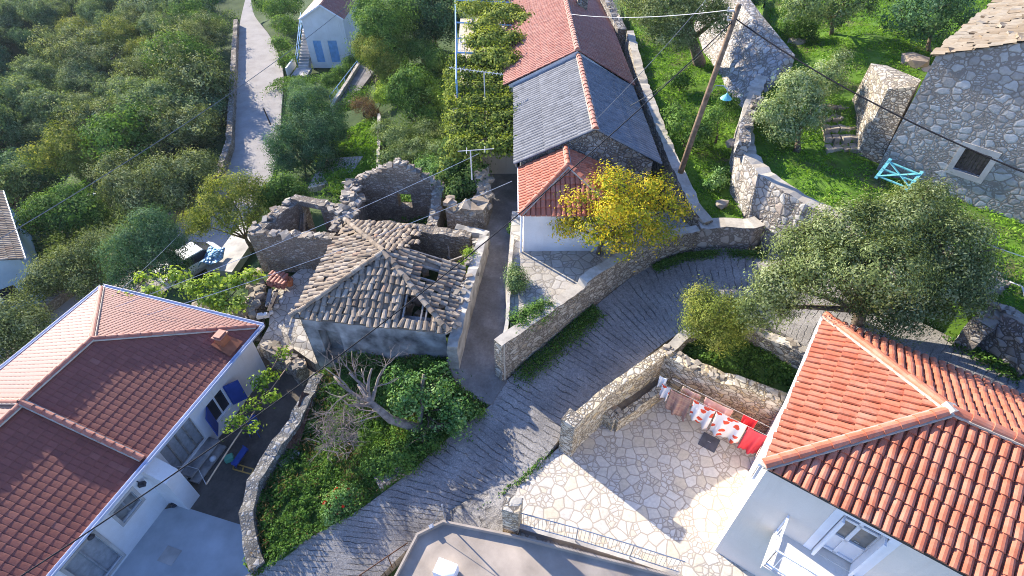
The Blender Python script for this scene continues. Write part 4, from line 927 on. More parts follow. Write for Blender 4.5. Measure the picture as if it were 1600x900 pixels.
    d = (gr-gl); L = d.length; d /= L; hw = (2.25, 3.0, .75, 1.6); pw = wall_panel(m, gl, gr, -.8, zf, [hw], .5); pb = lambda s, zz, q=0.0: pw(s, zz, q)
    n_ = 14
    for k in range(n_):   # raking ragged gable courses
        s0, s1 = L*k/n_, L*(k+1)/n_; sm = (s0+s1)/2; sp = (gp-gl).length; hgt = (za-zf)*(sm/sp if sm < sp else (L-sm)/(L-sp))+rg.gauss(0, .05)
        if hgt < .05: continue
        m.prism([pw(s0, zf+hgt, 0), pw(s1, zf+hgt, 0), pw(s1, zf+hgt, .5), pw(s0, zf+hgt, .5)][::-1], [pw(s0, zf-.001, 0), pw(s1, zf-.001, 0), pw(s1, zf-.001, .5), pw(s0, zf-.001, .5)][::-1])
    wall_panel(m, gr-Vector((-d.y, d.x))*-.5, gl-Vector((-d.y, d.x))*-.5, -.8, zf, [(L-hw[1], L-hw[0], hw[2], hw[3])], .02)
    rough_wall(m, [(-8.3, 24.6, -.8, zf), (-8.15, 23.0, -.8, zf-.3), (-8.05, 21.7, -.8, zf)], .7, rg, .14); rough_wall(m, [(-3.75, 24.35, -.8, zf+.02), (-3.85, 22.8, -.6, zf-.15), (-3.95, 21.3, -.6, zf-.55)], .5, rg, .08)
    m.build('wall', 'stone_ruin', root); m = MB()
    for k in range(170):
        if rg.random() < .5: s = rg.random(); m.rock((-8.3+.3*s+rg.gauss(0, .22), 24.6-3*s, zf+rg.uniform(-.1, .2)), rg.uniform(.08, .2), rg, (1.3, 1, .5))
        elif rg.random() < .6:
            s = rg.random()*L; sp = (gp-gl).length; p = pw(s, zf+(za-zf)*(s/sp if s < sp else (L-s)/(L-sp)), rg.random()*.5); m.rock(p, rg.uniform(.07, .17), rg, (1.3, 1, .5))
        else: s = rg.random(); m.rock((-3.8-.2*s+rg.gauss(0, .14), 24.3-3*s, zf-.5*s+.04), rg.uniform(.07, .16), rg, (1.3, 1, .5))
    m.build('rubble', 'rubble_stone', root)['kind'] = 'stuff'
    m = MB(); m.face([(-8.1, 21.3, -.3), (-3.9, 21, -.2), (-3.8, 24.3, -.2), (-8.2, 24.6, -.3)]); m.build('earth_floor', 'weedy', root)
ruin()
# ---------------------------------------------------------------- free-standing stone walls
def GB(*a):
    out = []
    for px, py, zb, zt in a:
        g = G(px, py, zb); out.append((g.x, g.y, zb-.5, zt))
    return out
stone_wall('patio_wall', 'pale stone retaining wall between the patio and the grooved road', GB((785, 597, .45, 2.62), (850, 541, .8, 2.66)), .45, 'stone_pale', 'cap_mortar', 1, .015, side=.22, cat='retaining wall')
bpy.data.objects.remove(bpy.data.objects['patio_wall'], do_unlink=True)
stone_wall('patio_wall', 'pale stone retaining wall between the patio and the grooved road', GB((785, 597, .45, 2.62), (850, 541, .8, 2.64), (908, 492, 1.1, 2.66), (911, 490, 1.12, 2.95), (980, 436, 1.45, 2.97), (1046, 400, 1.85, 3.0), (1085, 391, 2.0, 3.15)), .45, 'stone_pale', 'cap_mortar', 1, .015, side=.22, cat='retaining wall')
stone_wall('bend_wall', 'low curved stone wall at the outer edge of the road bend', GB((1085, 390, 2.0, 3.2), (1125, 386, 2.2, 3.35), (1168, 386, 2.35, 3.4), (1184, 380, 2.4, 3.4)), .7, 'stone_curve', 'cap_mortar', 2, .02, side=.35, cat='retaining wall')
stone_wall('terrace_wall', 'tall curving rubble wall holding up the grassy upper terrace', TP((1190, 118, 6.0, 3.8), (1172, 165, 5.6, 3.2), (1166, 205, 5.4, 2.8), (1172, 240, 5.3, 2.4), (1196, 270, 5.2, 2.0), (1240, 300, 5.15, 1.9), (1290, 327, 5.05, 1.9), (1345, 362, 5.0, 2.3), (1420, 415, 5.0, 2.6)), .62, 'stone_curve', 'cap_mortar', 3, .03, .035, cat='retaining wall')
stone_wall('terrace_parapet', 'short broken stone parapet on top of the curving terrace wall', TP((1185, 150, 6.15, 5.3), (1166, 195, 5.95, 5.0), (1163, 222, 5.8, 5.0)), .5, 'stone_grey', 'stone_grey', 4, .08, .04, rocks=10)
def slope_wall():
    m = MB(); rg = random.Random(5); n = 8
    T = [G(1112, -60, 8.2), G(1178, 32, 7.2), G(1226, 92, 6.6)]; F = [G(1085, 45, 4.9), G(1122, 128, 4.4), G(1174, 186, 4.6)]
    at = lambda L, t: L[0].lerp(L[1], t*2) if t < .5 else L[1].lerp(L[2], t*2-1)
    bk = Vector((.75, .5, 0)); J = lambda s: Vector((rg.gauss(0, s), rg.gauss(0, s), rg.gauss(0, s)))
    grid = [[at(F, i/12).lerp(at(T, i/12), j/n)+J(.05) for j in range(n+1)] for i in range(13)]
    for i in range(12):
        for j in range(n): m.face([grid[i][j], grid[i][j+1], grid[i+1][j+1], grid[i+1][j]][::-1], rg.random())
        m.face([grid[i][n], at(T, i/12)+bk, at(T, (i+1)/12)+bk, grid[i+1][n]][::-1])
        m.face([at(T, i/12)+bk, at(F, i/12)+bk*3-Vector((0, 0, .5)), at(F, (i+1)/12)+bk*3-Vector((0, 0, .5)), at(T, (i+1)/12)+bk][::-1])
    for i in (0, 12): m.face(grid[i]+[at(T, i/12)+bk, at(F, i/12)+bk*3-Vector((0, 0, .5)), at(F, i/12)-Vector((0, 0, .5))])
    tag(m.build('slope_wall', 'stone_curve'), 'broad sloping grey stone wall behind the wooden utility pole', 'stone wall')
slope_wall()
stone_wall('passage_wall', 'long pale stone wall between the narrow passage and the grassy olive terrace', TP((985, 48, 5.0, 2.2), (1000, 110, 4.7, 2.2), (1025, 180, 4.4, 2.0), (1055, 255, 4.0, 1.8), (1085, 318, 3.6, 1.8), (1108, 345, 3.4, 1.8)), .5, 'stone_pale', 'cap_mortar', 6, .03, .03)
stone_wall('upper_passage_wall', 'dark far stretch of the passage wall with a broken end', TP((940, -20, 5.6, 2.4), (965, 30, 5.2, 2.4), (972, 45, 5.0, 2.4)), .6, 'stone_grey', None, 7, .06, .04, rocks=6)
stone_wall('court_front_wall', 'pale stone wall between the courtyard and the grooved road', TP((893, 660, 1.75, -.4), (945, 612, 1.85, -.4), (1000, 575, 1.95, -.4), (1045, 542, 2.1, -.2)), .36, 'stone_court', None, 8, .012)
stone_wall('court_back_wall', 'warm stone wall behind the laundry holding back the garden bed', TP((1040, 544, 2.15, -.3), (1075, 566, 2.15, -.3), (1130, 590, 2.15, -.3), (1185, 606, 2.2, -.3), (1240, 626, 2.2, -.3)), .5, 'stone_court', None, 9, .05, rocks=36, rr=(.06, .12), side=0)
stone_wall('bed_kerb_wall', 'low rough stone wall around the garden bed at the road edge', TP((1045, 545, 2.2, 1.2), (1072, 520, 2.25, 1.2), (1100, 506, 2.3, 1.4)), .4, 'stone_pale', 'cap_mortar', 10, .03)
stone_wall('bed_far_wall', 'weathered stone wall beside the road under the large olive tree', TP((1165, 508, 2.6, 1.6), (1215, 528, 2.75, 1.8), (1275, 560, 2.8, 1.8)), .4, 'stone_pale', 'cap_mortar', 11, .05, rocks=10)
def planter():
    root = thing('stone_planter', 'low stone planter with soil and weeds inside the courtyard wall', 'planter', G(990, 640, 0)); rg = random.Random(2); m = MB()
    p = TP((963, 653, .8, -.2), (1000, 629, .82, -.2), (1040, 598, .85, -.2)); rough_wall(m, p, .26, rg, .015)
    q = TP((944, 636, .82, -.2), (963, 653, .8, -.2)); rough_wall(m, q, .28, rg, .015); m.build('wall', 'stone_court', root)
    m = MB(); m.face([G(946, 640, .7), G(964, 656, .68), G(1044, 596, .72), G(1028, 578, .72)]); m.build('soil', 'bare_earth', root)
    m = MB()
    for k in range(8): g = G(952+16*rg.random(), 644-8*rg.random(), .74); m.rock(g, rg.uniform(.08, .14), rg)
    m.build('stones', 'rubble_stone', root)
planter()
def pillar(name, label, px, py, w, z0, z1, seed, rz):
    g = G(px, py, z1); rg = random.Random(seed); m = MB(); n = 5
    root = thing(name, label, 'pillar', (g.x, g.y, z0)); c, s = math.cos(rz), math.sin(rz)
    R = lambda x, y, z: (g.x+x*c-y*s, g.y+x*s+y*c, z)
    k = w/2; ring = [[R(sx*k*(1+rg.uniform(-.03, .03)), sy*k*(1+rg.uniform(-.03, .03)), z0-.3+(z1-z0+.3)*i/n) for sx, sy in ((-1, -1), (1, -1), (1, 1), (-1, 1))] for i in range(n+1)]
    for i in range(n):
        for j in range(4): m.face([ring[i][j], ring[i][(j+1) % 4], ring[i+1][(j+1) % 4], ring[i+1][j]])
    m.build('shaft', 'stone_court', root)
    m = MB(); k = w*.53; m.prism([R(-k, -k, z1+.05), R(k, -k, z1+.05), R(k, k, z1+.05), R(-k, k, z1+.05)], [R(-k, -k, z1-.05), R(k, -k, z1-.05), R(k, k, z1-.05), R(-k, k, z1-.05)]); m.build('capstone', 'stone_pale', root)
pillar('gate_pillar', 'square stone pillar ending the courtyard wall at the road', 894, 654, .52, 0, 1.95, 1, -.65)
pillar('gate_pillar', 'square stone pillar at the railing beside the flat concrete roof', 801, 788, .5, -.1, 1.75, 2, -.3)
def railing():
    root = thing('metal_railing', 'thin white metal railing along the courtyard edge above the flat roof', 'railing', G(930, 850, .1))
    pts = [G(812, 818, .5), G(900, 842, .5), G(985, 868, .5), G(1062, 893, .5)]; m = MB()
    m2 = MB(); rough_wall(m2, [(p.x, p.y, -.6, .32) for p in pts], .16, random.Random(3), .008, lat=.006); m2.build('kerb', 'concrete', root)
    for i in range(3):
        a, b = pts[i], pts[i+1]; a = Vector((a.x, a.y, .32)); b = Vector((b.x, b.y, .32)); n = int((b-a).length/.12)
        for h in (.14, .95): m.tube([a+Vector((0, 0, h)), b+Vector((0, 0, h))], .018, 6)
        for k in range(n): p = a.lerp(b, k/n); m.tube([p+Vector((0, 0, .0 if k == 0 else .14)), p+Vector((0, 0, 1.0 if k == 0 else .95))], .02 if k == 0 else .008, 5)
    m.build('bars', 'steel', root)
    root = thing('road_railing', 'rusty pipe handrail at the road edge below the flat roof', 'railing', G(610, 885, -.6)); m = MB()
    a, b = G(553, 905, .1), G(637, 848, .2); m.tube([a, b], .02, 6)
    for t in (.12, .62): p = a.lerp(b, t); m.tube([p, p-Vector((0, 0, .95))], .02, 6)
    m.build('pipe', 'rust', root)
railing()
stone_wall('yard_wall', 'whitewashed grey stone wall between the sunken yard and the weedy verge', TP((498, 582, -.2, -2.7), (478, 622, -.3, -2.8), (452, 668, -.4, -2.8), (424, 705, -.5, -2.9), (396, 752, -.6, -2.9), (384, 800, -.7, -2.9), (390, 850, -.8, -2.9), (402, 885, -.9, -2.9)), .46, 'stone_mottled', None, 12, .035, .03)
def masonry_block(name, label, px, py, z, d, rz, mat, seed):
    rg = random.Random(seed); m = MB(); g = G(px, py, z); c, s = math.cos(rz), math.sin(rz)
    a, b = (g.x-c*d[0]/2, g.y-s*d[0]/2), (g.x+c*d[0]/2, g.y+s*d[0]/2); rough_wall(m, [(*a, z-.3, z+d[2]), (*b, z-.3, z+d[2])], d[1], rg, .03, lat=.03, step=.2)
    o = m.build(name, mat); tag(o, label, 'stone block'); return o
masonry_block('verge_block', 'long block of old masonry lying at the road edge', 612, 750, -.35, (1.0, .36, .42), .62, 'stone_pale', 3)
masonry_block('corner_block', 'narrow upright stone at the mouth of the lane by the ruin corner', 707, 578, .1, (.25, .22, .7), 1.2, 'stone_pale', 4)
def buttress():
    root = thing('stone_buttress', 'tall tapering stone buttress with sunlit side beside the grassy steps', 'buttress', G(1375, 240, 4.95)); m = MB(); mm = MB()
    bl, br, tr_ = G(1345, 228, 4.9), G(1383, 252, 4.9), G(1368, 95, 0)
    base = [Vector((16.05, 22.75, 5.0)), Vector((16.77, 22.0, 5.0)), Vector((17.9, 23.2, 5.0)), Vector((18.2, 25.6, 5.0)), Vector((16.75, 26.1, 5.0))]
    top = [Vector((16.1, 22.85, 8.0)), Vector((16.7, 22.15, 8.4)), Vector((17.5, 23.1, 8.3)), Vector((17.3, 25.4, 8.0)), Vector((16.85, 25.9, 7.9))]
    m.prism(top, [p-Vector((0, 0, .5)) for p in base]); m.build('body', 'stone_pale', root)
buttress()
stone_wall('dry_wall', 'dark dry stone wall at the road edge with sunlit end', TP((1535, 505, 4.7, 3.0), (1565, 478, 5.1, 3.2), (1650, 540, 5.1, 3.2)), .6, 'stone_grey', 'rubble_stone', 13, .06, .05, rocks=20)
stone_wall('scree_wall', 'pale loose stone embankment between the large olive and the dry wall', TP((1470, 395, 5.0, 3.2), (1520, 420, 5.0, 3.2), (1560, 450, 4.8, 3.2)), 1.3, 'stone_pale', 'rubble_stone', 14, .12, .08, rocks=60, rr=(.1, .22))
stone_wall('valley_parapet', 'long low stone parapet along the outer edge of the valley road', TP((368, 30, -3.4, -6), (364, 100, -3.4, -6), (360, 165, -3.45, -6), (357, 220, -3.5, -6), (340, 268, -3.6, -6), (280, 325, -3.8, -6.5), (212, 372, -3.9, -6.5), (130, 428, -4.0, -6.5), (50, 488, -4.1, -6.5)), .45, 'stone_ruin', None, 15, .03, .03)
stone_wall('lane_corner_wall', 'short plastered wall at the lane beside the tiled ruin', TP((712, 353, 2.1, .4), (738, 358, 2.05, .4), (762, 364, 2.1, .5)), .4, 'plaster_old', None, 16, .02)
stone_wall('outcrop_wall', 'rough ivy-topped stone wall facing the lane', TP((700, 315, 2.6, .3), (725, 322, 2.5, .4), (748, 330, 2.2, .6), (756, 300, 2.6, .8), (752, 262, 3.2, 1)), .8, 'stone_ruin', 'rubble_stone', 17, .14, .08, rocks=24, rr=(.12, .3))
def terrace_block():
    root = thing('vine_terrace', 'beige walled terrace under the vine at the end of the lane', 'terrace', (-2, 31, 1)); m = MB()
    y = 26.6; m.prism([Vector(p) for p in ((-3.3, y, 3.6), (.30, y, 3.6), (.24, 30.7, 3.7), (-.4, 30.75, 3.7), (-.4, 44, 4.2), (-3.9, 44, 4.2), (-3.5, 33, 3.8))], [Vector(p) for p in ((-3.3, y, -.6), (.30, y, -.6), (.24, 30.7, -.6), (-.4, 30.75, -.6), (-.4, 44, -.6), (-3.9, 44, -.6), (-3.5, 33, -.6))])
    m.build('wall', 'beige_render', root)
terrace_block()
stone_wall('garden_wall', 'thin low wall with posts between the lawn and the bushes', TP((592, 178, -.4, -2), (591, 240, -.3, -1.8), (590, 300, -.2, -1.5)), .2, 'stone_ruin', 'cap_mortar', 18, .03)
stone_wall('bank_wall', 'heap of pale boulders holding the bank beneath the lime-leaved vine', TP((300, 480, -1.2, -3.5), (345, 500, -1.2, -3.3), (385, 490, -1.0, -3), (400, 455, -.8, -2.6), (395, 425, -.7, -2.4)), .7, 'stone_pale', 'rubble_stone', 19, .2, .12, rocks=60, rr=(.12, .34))
stone_wall('forecourt_wall', 'broken pale stone edging between the forecourt and the white house', TP((415, 540, -1.1, -2.6), (440, 548, -1.1, -2.6), (470, 575, -1.1, -2.5)), .5, 'stone_pale', 'rubble_stone', 20, .08, .06, rocks=25, rr=(.1, .2))
def steps():
    root = thing('stone_steps', 'five rough stone steps climbing the grass beside the tall buttress', 'steps', G(1310, 240, 4.9)); rg = random.Random(6)
    for k in range(5):
        m = MB(); a = G(1290-k*2, 238-k*16, 5.0+.22*k); b = G(1343-k*2, 236-k*16, 5.0+.22*k); n = 4; dp = Vector((.06, .5, 0))
        for i in range(n):
            t0, t1 = i/n+.01, (i+1)/n-.01; q = [a.lerp(b, t0), a.lerp(b, t1), a.lerp(b, t1)+dp, a.lerp(b, t0)+dp]; q = [x+Vector((rg.gauss(0, .04), rg.gauss(0, .05), rg.uniform(.10, .16))) for x in q]
            m.prism(q, [x-Vector((0, 0, .4)) for x in q], rg.random())
        m.build('step', 'rubble_stone', root)
steps()

stone_wall('lane_side_wall', 'thin pale wall edging the patio bed along the lane', GB((787, 594, .5, 2.6), (793, 545, .75, 2.5), (798, 440, 1.15, 2.5), (801, 400, 1.25, 2.45)), .14, 'cap_mortar', None, 21, .01, lat=.01)
stone_wall('path_kerb_wall', 'pale concrete kerb wall along the sunken garden path', TP((560, 98, -1.7, -3), (518, 165, -1.8, -3)), .25, 'cap_mortar', None, 22, .01, lat=.01)
# ---------------------------------------------------------------- trees
def on(px, py, z=None):
    g = G(px, py, z if z is not None else 0)
    return g
R5 = random.Random(50)
tree('olive_tree', 'large spreading olive tree behind the orange tiled house at the road bend', on(1338, 525, 2.2), lob((1268, 395, 6.2, 1.35, 1.2, .9), (1222, 445, 5.5, .95, .9, .7), (1330, 365, 7.0, 1.5, 1.3, 1.0), (1420, 345, 7.2, 1.5, 1.3, 1.0), (1480, 385, 6.8, 1.4, 1.2, 1.0), (1380, 420, 7.2, 1.5, 1.3, .9), (1470, 445, 6.0, 1.3, 1.2, .9), (1300, 425, 6.6, 1.2, 1.1, .8), (1400, 480, 5.6, 1.2, 1.0, .8), (1195, 480, 4.9, .9, .8, .8), (1515, 425, 5.6, .9, .9, .8), (1450, 320, 7.0, 1.0, .9, .7)),
     'leaf_olive', r0=.26, clumps=1500, per=64, cr=.30, leaf=.10, aspect=2.4, seed=3, shell=.5, droop=.12, gap=.05, fork=.4)
tree('yellow_tree', 'autumn tree with bright yellow leaves on the stone patio', on(935, 398, 2.3), lob((905, 320, 4.6, 1.0, 1.0, .7), (960, 290, 5.2, 1.1, 1.0, .8), (1020, 300, 5.0, 1.0, .9, .7), (930, 355, 4.2, .9, .9, .6), (1000, 345, 4.5, 1.1, .9, .7), (885, 350, 3.9, .7, .7, .5), (1055, 325, 4.6, .7, .7, .5), (970, 380, 3.9, .7, .7, .5), (1030, 365, 4.0, .8, .7, .5), (960, 325, 5.2, .8, .8, .6)),
     'leaf_yellow', r0=.10, clumps=640, per=20, cr=.30, leaf=.115, aspect=1.8, seed=8, shell=.35, droop=.3, gap=.18, updir=.6)
tree('young_tree', 'feathery yellow-green young tree in the walled garden bed', on(1120, 548, 1.8), lob((1120, 490, 3.6, .95, .85, .9), (1095, 470, 3.7, .6, .6, .6), (1150, 500, 3.5, .75, .7, .7), (1125, 525, 2.9, .9, .8, .7), (1085, 505, 3.1, .5, .5, .6)),
     'leaf_yellowgreen', r0=.07, clumps=460, per=46, cr=.26, leaf=.08, aspect=2.6, seed=12, shell=.3, gap=.1)
tree('olive_tree', 'old olive with thick bare trunk on the grassy terrace beside the passage', on(1092, 100, 4.5), lob((1040, 20, 8.2, 1.7, 1.5, 1.1), (1090, 5, 8.6, 1.6, 1.5, 1.1), (1000, 0, 8.2, 1.4, 1.4, 1.0), (1050, 55, 7.3, 1.4, 1.2, .9), (1120, 30, 7.8, 1.0, 1.0, .8), (1060, -30, 8.8, 1.8, 1.8, 1.1)),
     'leaf_olive', r0=.34, clumps=820, per=52, cr=.36, leaf=.12, aspect=2.6, seed=15, gap=.1, fork=.5)
tree('carob_tree', 'round pale-leaved shrubby tree above the curving terrace wall', on(1245, 235, 5.0), lob((1250, 140, 7.2, 1.1, 1.0, .9), (1215, 175, 6.5, 1.0, .9, .8), (1290, 125, 7.0, .9, .9, .8), (1265, 180, 6.4, .9, .8, .7), (1225, 205, 5.9, .8, .7, .6), (1310, 100, 7.0, .6, .6, .6)),
     'leaf_pale', r0=.13, clumps=420, per=44, cr=.26, leaf=.10, aspect=1.7, seed=18, tintshift=.18)
tree('almond_tree', 'loose green tree with slim pale trunk at the top of the terrace', on(1297, 66, 6.0), lob((1290, -15, 9, 1.5, 1.4, 1.0), (1330, 5, 8.6, 1.3, 1.2, .9), (1260, 10, 8.4, 1.2, 1.1, .8), (1350, -30, 9, 1.4, 1.4, 1.0), (1310, 25, 8.0, .9, .9, .6)),
     'leaf_pale', r0=.13, clumps=300, per=34, cr=.34, leaf=.13, aspect=1.8, seed=21, gap=.15, tintshift=-.12, fork=.55)
tree('oak_tree', 'dense dark green tree beside the slab roof of the stone house', on(1452, 92, 6.4), lob((1450, 15, 8.9, 1.4, 1.3, 1.0), (1490, 25, 8.4, 1.0, 1.0, .8), (1410, 30, 8.2, 1.1, 1.0, .8), (1440, -20, 9.4, 1.6, 1.5, 1.0), (1500, -10, 9.0, 1.2, 1.2, .9), (1455, 50, 7.9, .9, .8, .6)),
     'leaf_bluegreen', r0=.12, clumps=330, per=36, cr=.34, leaf=.13, aspect=1.7, seed=24, gap=.08, fork=.5)
def bush(name, label, base, lobes, mat, seed, clumps=150, per=34, cr=.26, leaf=.1, asp=1.8, cat=None, r0=.05, **kw):
    per = int(per*1.6); leaf *= .85; clumps = int(clumps*1.15)
    return tree(name, label, base, lobes, mat, cat=cat, r0=r0, clumps=clumps, per=per, cr=cr, leaf=leaf, aspect=asp, seed=seed, fork=.2, **kw)
bush('shrub', 'bright green rounded shrub between the slope wall and the almond trunk', on(1243, 62, 6), lob((1243, 40, 6.9, .9, .9, .8), (1262, 52, 6.6, .7, .7, .6)), 'leaf_green', 30)
bush('shrub', 'dark shrub at the very top beyond the slope wall', on(1195, 5, 6.5), lob((1200, -15, 7.4, 1.3, 1.2, 1.0), (1180, 0, 7.0, .8, .8, .7), (1225, -20, 7.4, 1, 1, .8)), 'leaf_bluegreen', 31, tintshift=-.1)
bush('fig_shrub', 'leafy green sapling on the olive terrace beside the wooden pole', on(1070, 225, 3.9), lob((1068, 195, 4.9, .8, .7, .7), (1085, 215, 4.5, .6, .6, .5), (1055, 180, 4.7, .5, .5, .5)), 'leaf_green', 32, 90, 20, .26, .14)
bush('fig_shrub', 'second leafy sapling under the teal street lamp', on(1120, 215, 4.2), lob((1118, 185, 5.0, .7, .6, .6), (1140, 160, 5.2, .5, .5, .5), (1105, 205, 4.6, .5, .5, .5)), 'leaf_green', 33, 80, 20, .26, .14, tintshift=.1)
bush('fig_shrub', 'small dark sapling beside the old olive trunk', on(1062, 140, 4.3), lob((1062, 125, 4.9, .7, .6, .5)), 'leaf_green', 34, 50, 18, .25, .14, tintshift=-.1)
bush('shrub', 'low leafy plant at the foot of the curving terrace wall', on(1118, 300, 3.1), lob((1118, 285, 3.5, .5, .45, .35), (1128, 270, 3.6, .4, .4, .3)), 'leaf_fig', 35, 50, 18, .2, .14)
# top centre: gardens between the white house and the lane
bush('dense_tree', 'broad dense tree with small leaves beside the gabled white house', on(590, 135, -1.8), lob((598, 45, 2.2, 2.1, 2.0, 1.8), (575, 20, 2.6, 1.4, 1.5, 1.4), (632, 25, 2.6, 1.9, 1.9, 1.6), (605, 85, 1.0, 1.7, 1.5, 1.3), (572, 75, .8, 1.2, 1.2, 1.2)), 'leaf_green', 40, 620, 34, .46, .20, 2.2, r0=.2, tintshift=.05)
bush('dense_tree', 'dark shadowy tree between the dense tree and the blue pergola', on(680, 70, -.6), lob((680, 15, 3.0, 2.2, 2, 1.7), (650, -10, 3.4, 2.0, 1.9, 1.6), (700, 40, 2.0, 1.4, 1.4, 1.2), (665, 50, 1.2, 1.6, 1.4, 1.1), (720, -20, 4, 2, 2, 1.5)), 'leaf_bluegreen', 41, 460, 34, .46, .2, 2.0, r0=.2, tintshift=-.25)
bush('feathery_tree', 'feathery yellow-green tree in front of the broad dense tree', on(590, 150, -1.7), lob((590, 88, 1.2, 1.3, 1.1, 1.3), (570, 75, 1.2, .9, .9, 1.0), (605, 112, .3, 1.0, .9, .9)), 'leaf_yellowgreen', 42, 260, 34, .32, .15, 3.0, r0=.08)
bush('leafy_tree', 'dark leafy tree with bright top in the overgrown garden', on(650, 205, -.8), lob((645, 135, 1.8, 1.5, 1.4, 1.3), (665, 165, 1.0, 1.3, 1.2, 1.1), (625, 150, 1.2, 1.0, 1.0, .9), (680, 185, .5, .9, .9, .8)), 'leaf_green', 43, 300, 32, .36, .17, 1.8, r0=.12)
bush('shrub', 'tall lush shrub below the dark tree with sunlit crest', on(668, 112, -.6), lob((660, 80, .8, 1.3, 1.0, .8), (685, 95, .6, 1.2, 1, .8), (640, 75, .4, 1, .9, .7)), 'leaf_green', 44, 230, 32, .34, .16, tintshift=.22)
bush('shrub', 'grey-green fern-like shrub mass above the gable ruin', on(640, 250, -.6), lob((625, 215, .4, 1.3, 1.2, .7), (655, 235, .4, 1.4, 1.1, .7), (620, 245, .1, 1.1, 1, .6), (670, 205, .4, 1.1, 1.0, .7), (690, 240, .7, .9, .9, .7), (600, 205, .0, .7, .9, .6)), 'leaf_pale', 45, 380, 34, .32, .14, 2.6, tintshift=-.12)
bush('shrub', 'sunlit green shrub between the fern-like mass and the ivy', on(690, 290, .3), lob((690, 275, 1.1, .9, .8, .6), (672, 262, .8, .9, .8, .6), (705, 265, 1.4, .6, .6, .6)), 'leaf_fig', 46, 150, 30, .28, .13)
bush('dry_bush', 'brown dry bush beside the concrete drive', on(568, 178, -1.5), lob((568, 165, -.9, .9, .8, .6), (580, 175, -1.0, .6, .6, .5)), 'leaf_dry', 47, 120, 26, .26, .12, 3.0)
bush('shrub', 'lime-green shrub at the lower end of the concrete drive', on(590, 172, -1.4), lob((598, 150, -.6, .8, .8, .6), (604, 130, -.5, .8, .7, .6)), 'leaf_lime', 48, 110, 28, .28, .13)
bush('round_tree', 'large dark rounded tree overhanging the valley road', on(478, 265, -3.0), lob((475, 205, .2, 1.7, 1.5, 1.4), (445, 225, -.3, 1.4, 1.3, 1.2), (510, 205, .2, 1.4, 1.3, 1.2), (480, 170, .8, 1.4, 1.3, 1.2), (500, 240, -.7, 1.3, 1.2, 1.0), (450, 255, -1.2, 1.2, 1.1, .9), (520, 180, .3, .9, .9, .9)), 'leaf_bluegreen', 49, 560, 36, .36, .16, 2.6, r0=.16, tintshift=-.12)
bush('shrub', 'soft green shrub crowning the garden behind the dark rounded tree', on(480, 165, -3.3), lob((480, 150, -1.6, 1.3, 1.2, .9), (465, 140, -1.8, 1.1, 1, .8), (500, 150, -1.6, 1, .9, .8)), 'leaf_bluegreen', 51, 220, 32, .3, .14, 2.4, tintshift=.2)
bush('shrub', 'green hedge shrub beneath the blue doors of the gabled house', on(530, 118, -3.2), lob((535, 112, -2.4, .9, .8, .7), (518, 125, -2.5, .9, .8, .6), (550, 100, -2.2, .8, .8, .7)), 'leaf_green', 52, 170, 30, .28, .15)
bush('shrub', 'yellowish roadside shrub near the outside stair of the gabled house', on(432, 40, -4.0), lob((430, 15, -2.5, 1.6, 1.4, 1.2), (445, 40, -2.8, 1.3, 1.2, 1.0), (415, 5, -2.6, 1.4, 1.3, 1.2), (455, 5, -2.2, 1.4, 1.3, 1.2), (440, 70, -3.2, .9, .9, .8), (448, 95, -3.4, .8, .7, .7)), 'leaf_green', 53, 300, 30, .38, .2, tintshift=.15)
bush('shrub', 'dark bright-topped shrub against the roofless room', on(440, 325, -1.4), lob((445, 295, .1, 1.0, .9, .8), (425, 310, -.2, .9, .8, .8), (465, 310, -.1, .7, .7, .7)), 'leaf_green', 54, 200, 30, .28, .14)
bush('walnut_tree', 'thin yellow-green tree with visible branches beside the parked car', on(392, 385, -2.9), lob((355, 300, .5, 1.4, 1.2, 1.0), (330, 330, 0, 1.2, 1.1, .9), (385, 295, .6, 1.1, 1.0, .8), (365, 345, -.2, 1.0, .9, .7), (310, 350, -.6, .9, .9, .7), (400, 330, .1, .7, .7, .6)), 'leaf_yellowgreen', 55, 330, 26, .32, .14, 2.2, r0=.12, gap=.2)
# trees along the valley road, in front of the grove
bush('cypress_bush', 'upright dense green tree between the valley road and the red hipped roof', on(218, 435, -4.3), lob((220, 385, -1.2, 1.4, 1.2, 1.3), (190, 400, -1.6, 1.2, 1.1, 1.1), (255, 380, -1.0, 1.3, 1.1, 1.2), (235, 355, -.4, 1.2, 1.1, 1.1), (200, 430, -2.6, 1.1, 1, .9), (260, 415, -2.0, 1.1, 1, 1.0)), 'leaf_bluegreen', 60, 520, 34, .34, .14, 2.8, r0=.14)
bush('olive_tree', 'grey-green olive leaning over the road parapet near the pale blue house', on(120, 445, -5.5), lob((115, 415, -3, 1.6, 1.3, 1.1), (80, 430, -3.4, 1.3, 1.2, 1.0), (150, 390, -2.7, 1.3, 1.2, 1.0), (60, 450, -3.8, 1.0, 1.0, .9), (135, 440, -3.4, 1.1, 1, .8)), 'leaf_olive', 61, 380, 34, .36, .16, 2.6, r0=.16, tintshift=-.05)
bush('olive_tree', 'rounded olive above the grey-green leaning olive', on(100, 365, -7), lob((95, 330, -4, 1.9, 1.6, 1.3), (65, 340, -4.3, 1.4, 1.3, 1.1), (130, 335, -4, 1.5, 1.3, 1.1), (115, 312, -3.6, 1.4, 1.3, 1.1)), 'leaf_green', 62, 360, 34, .4, .19, 2.4, r0=.16, tintshift=-.05)
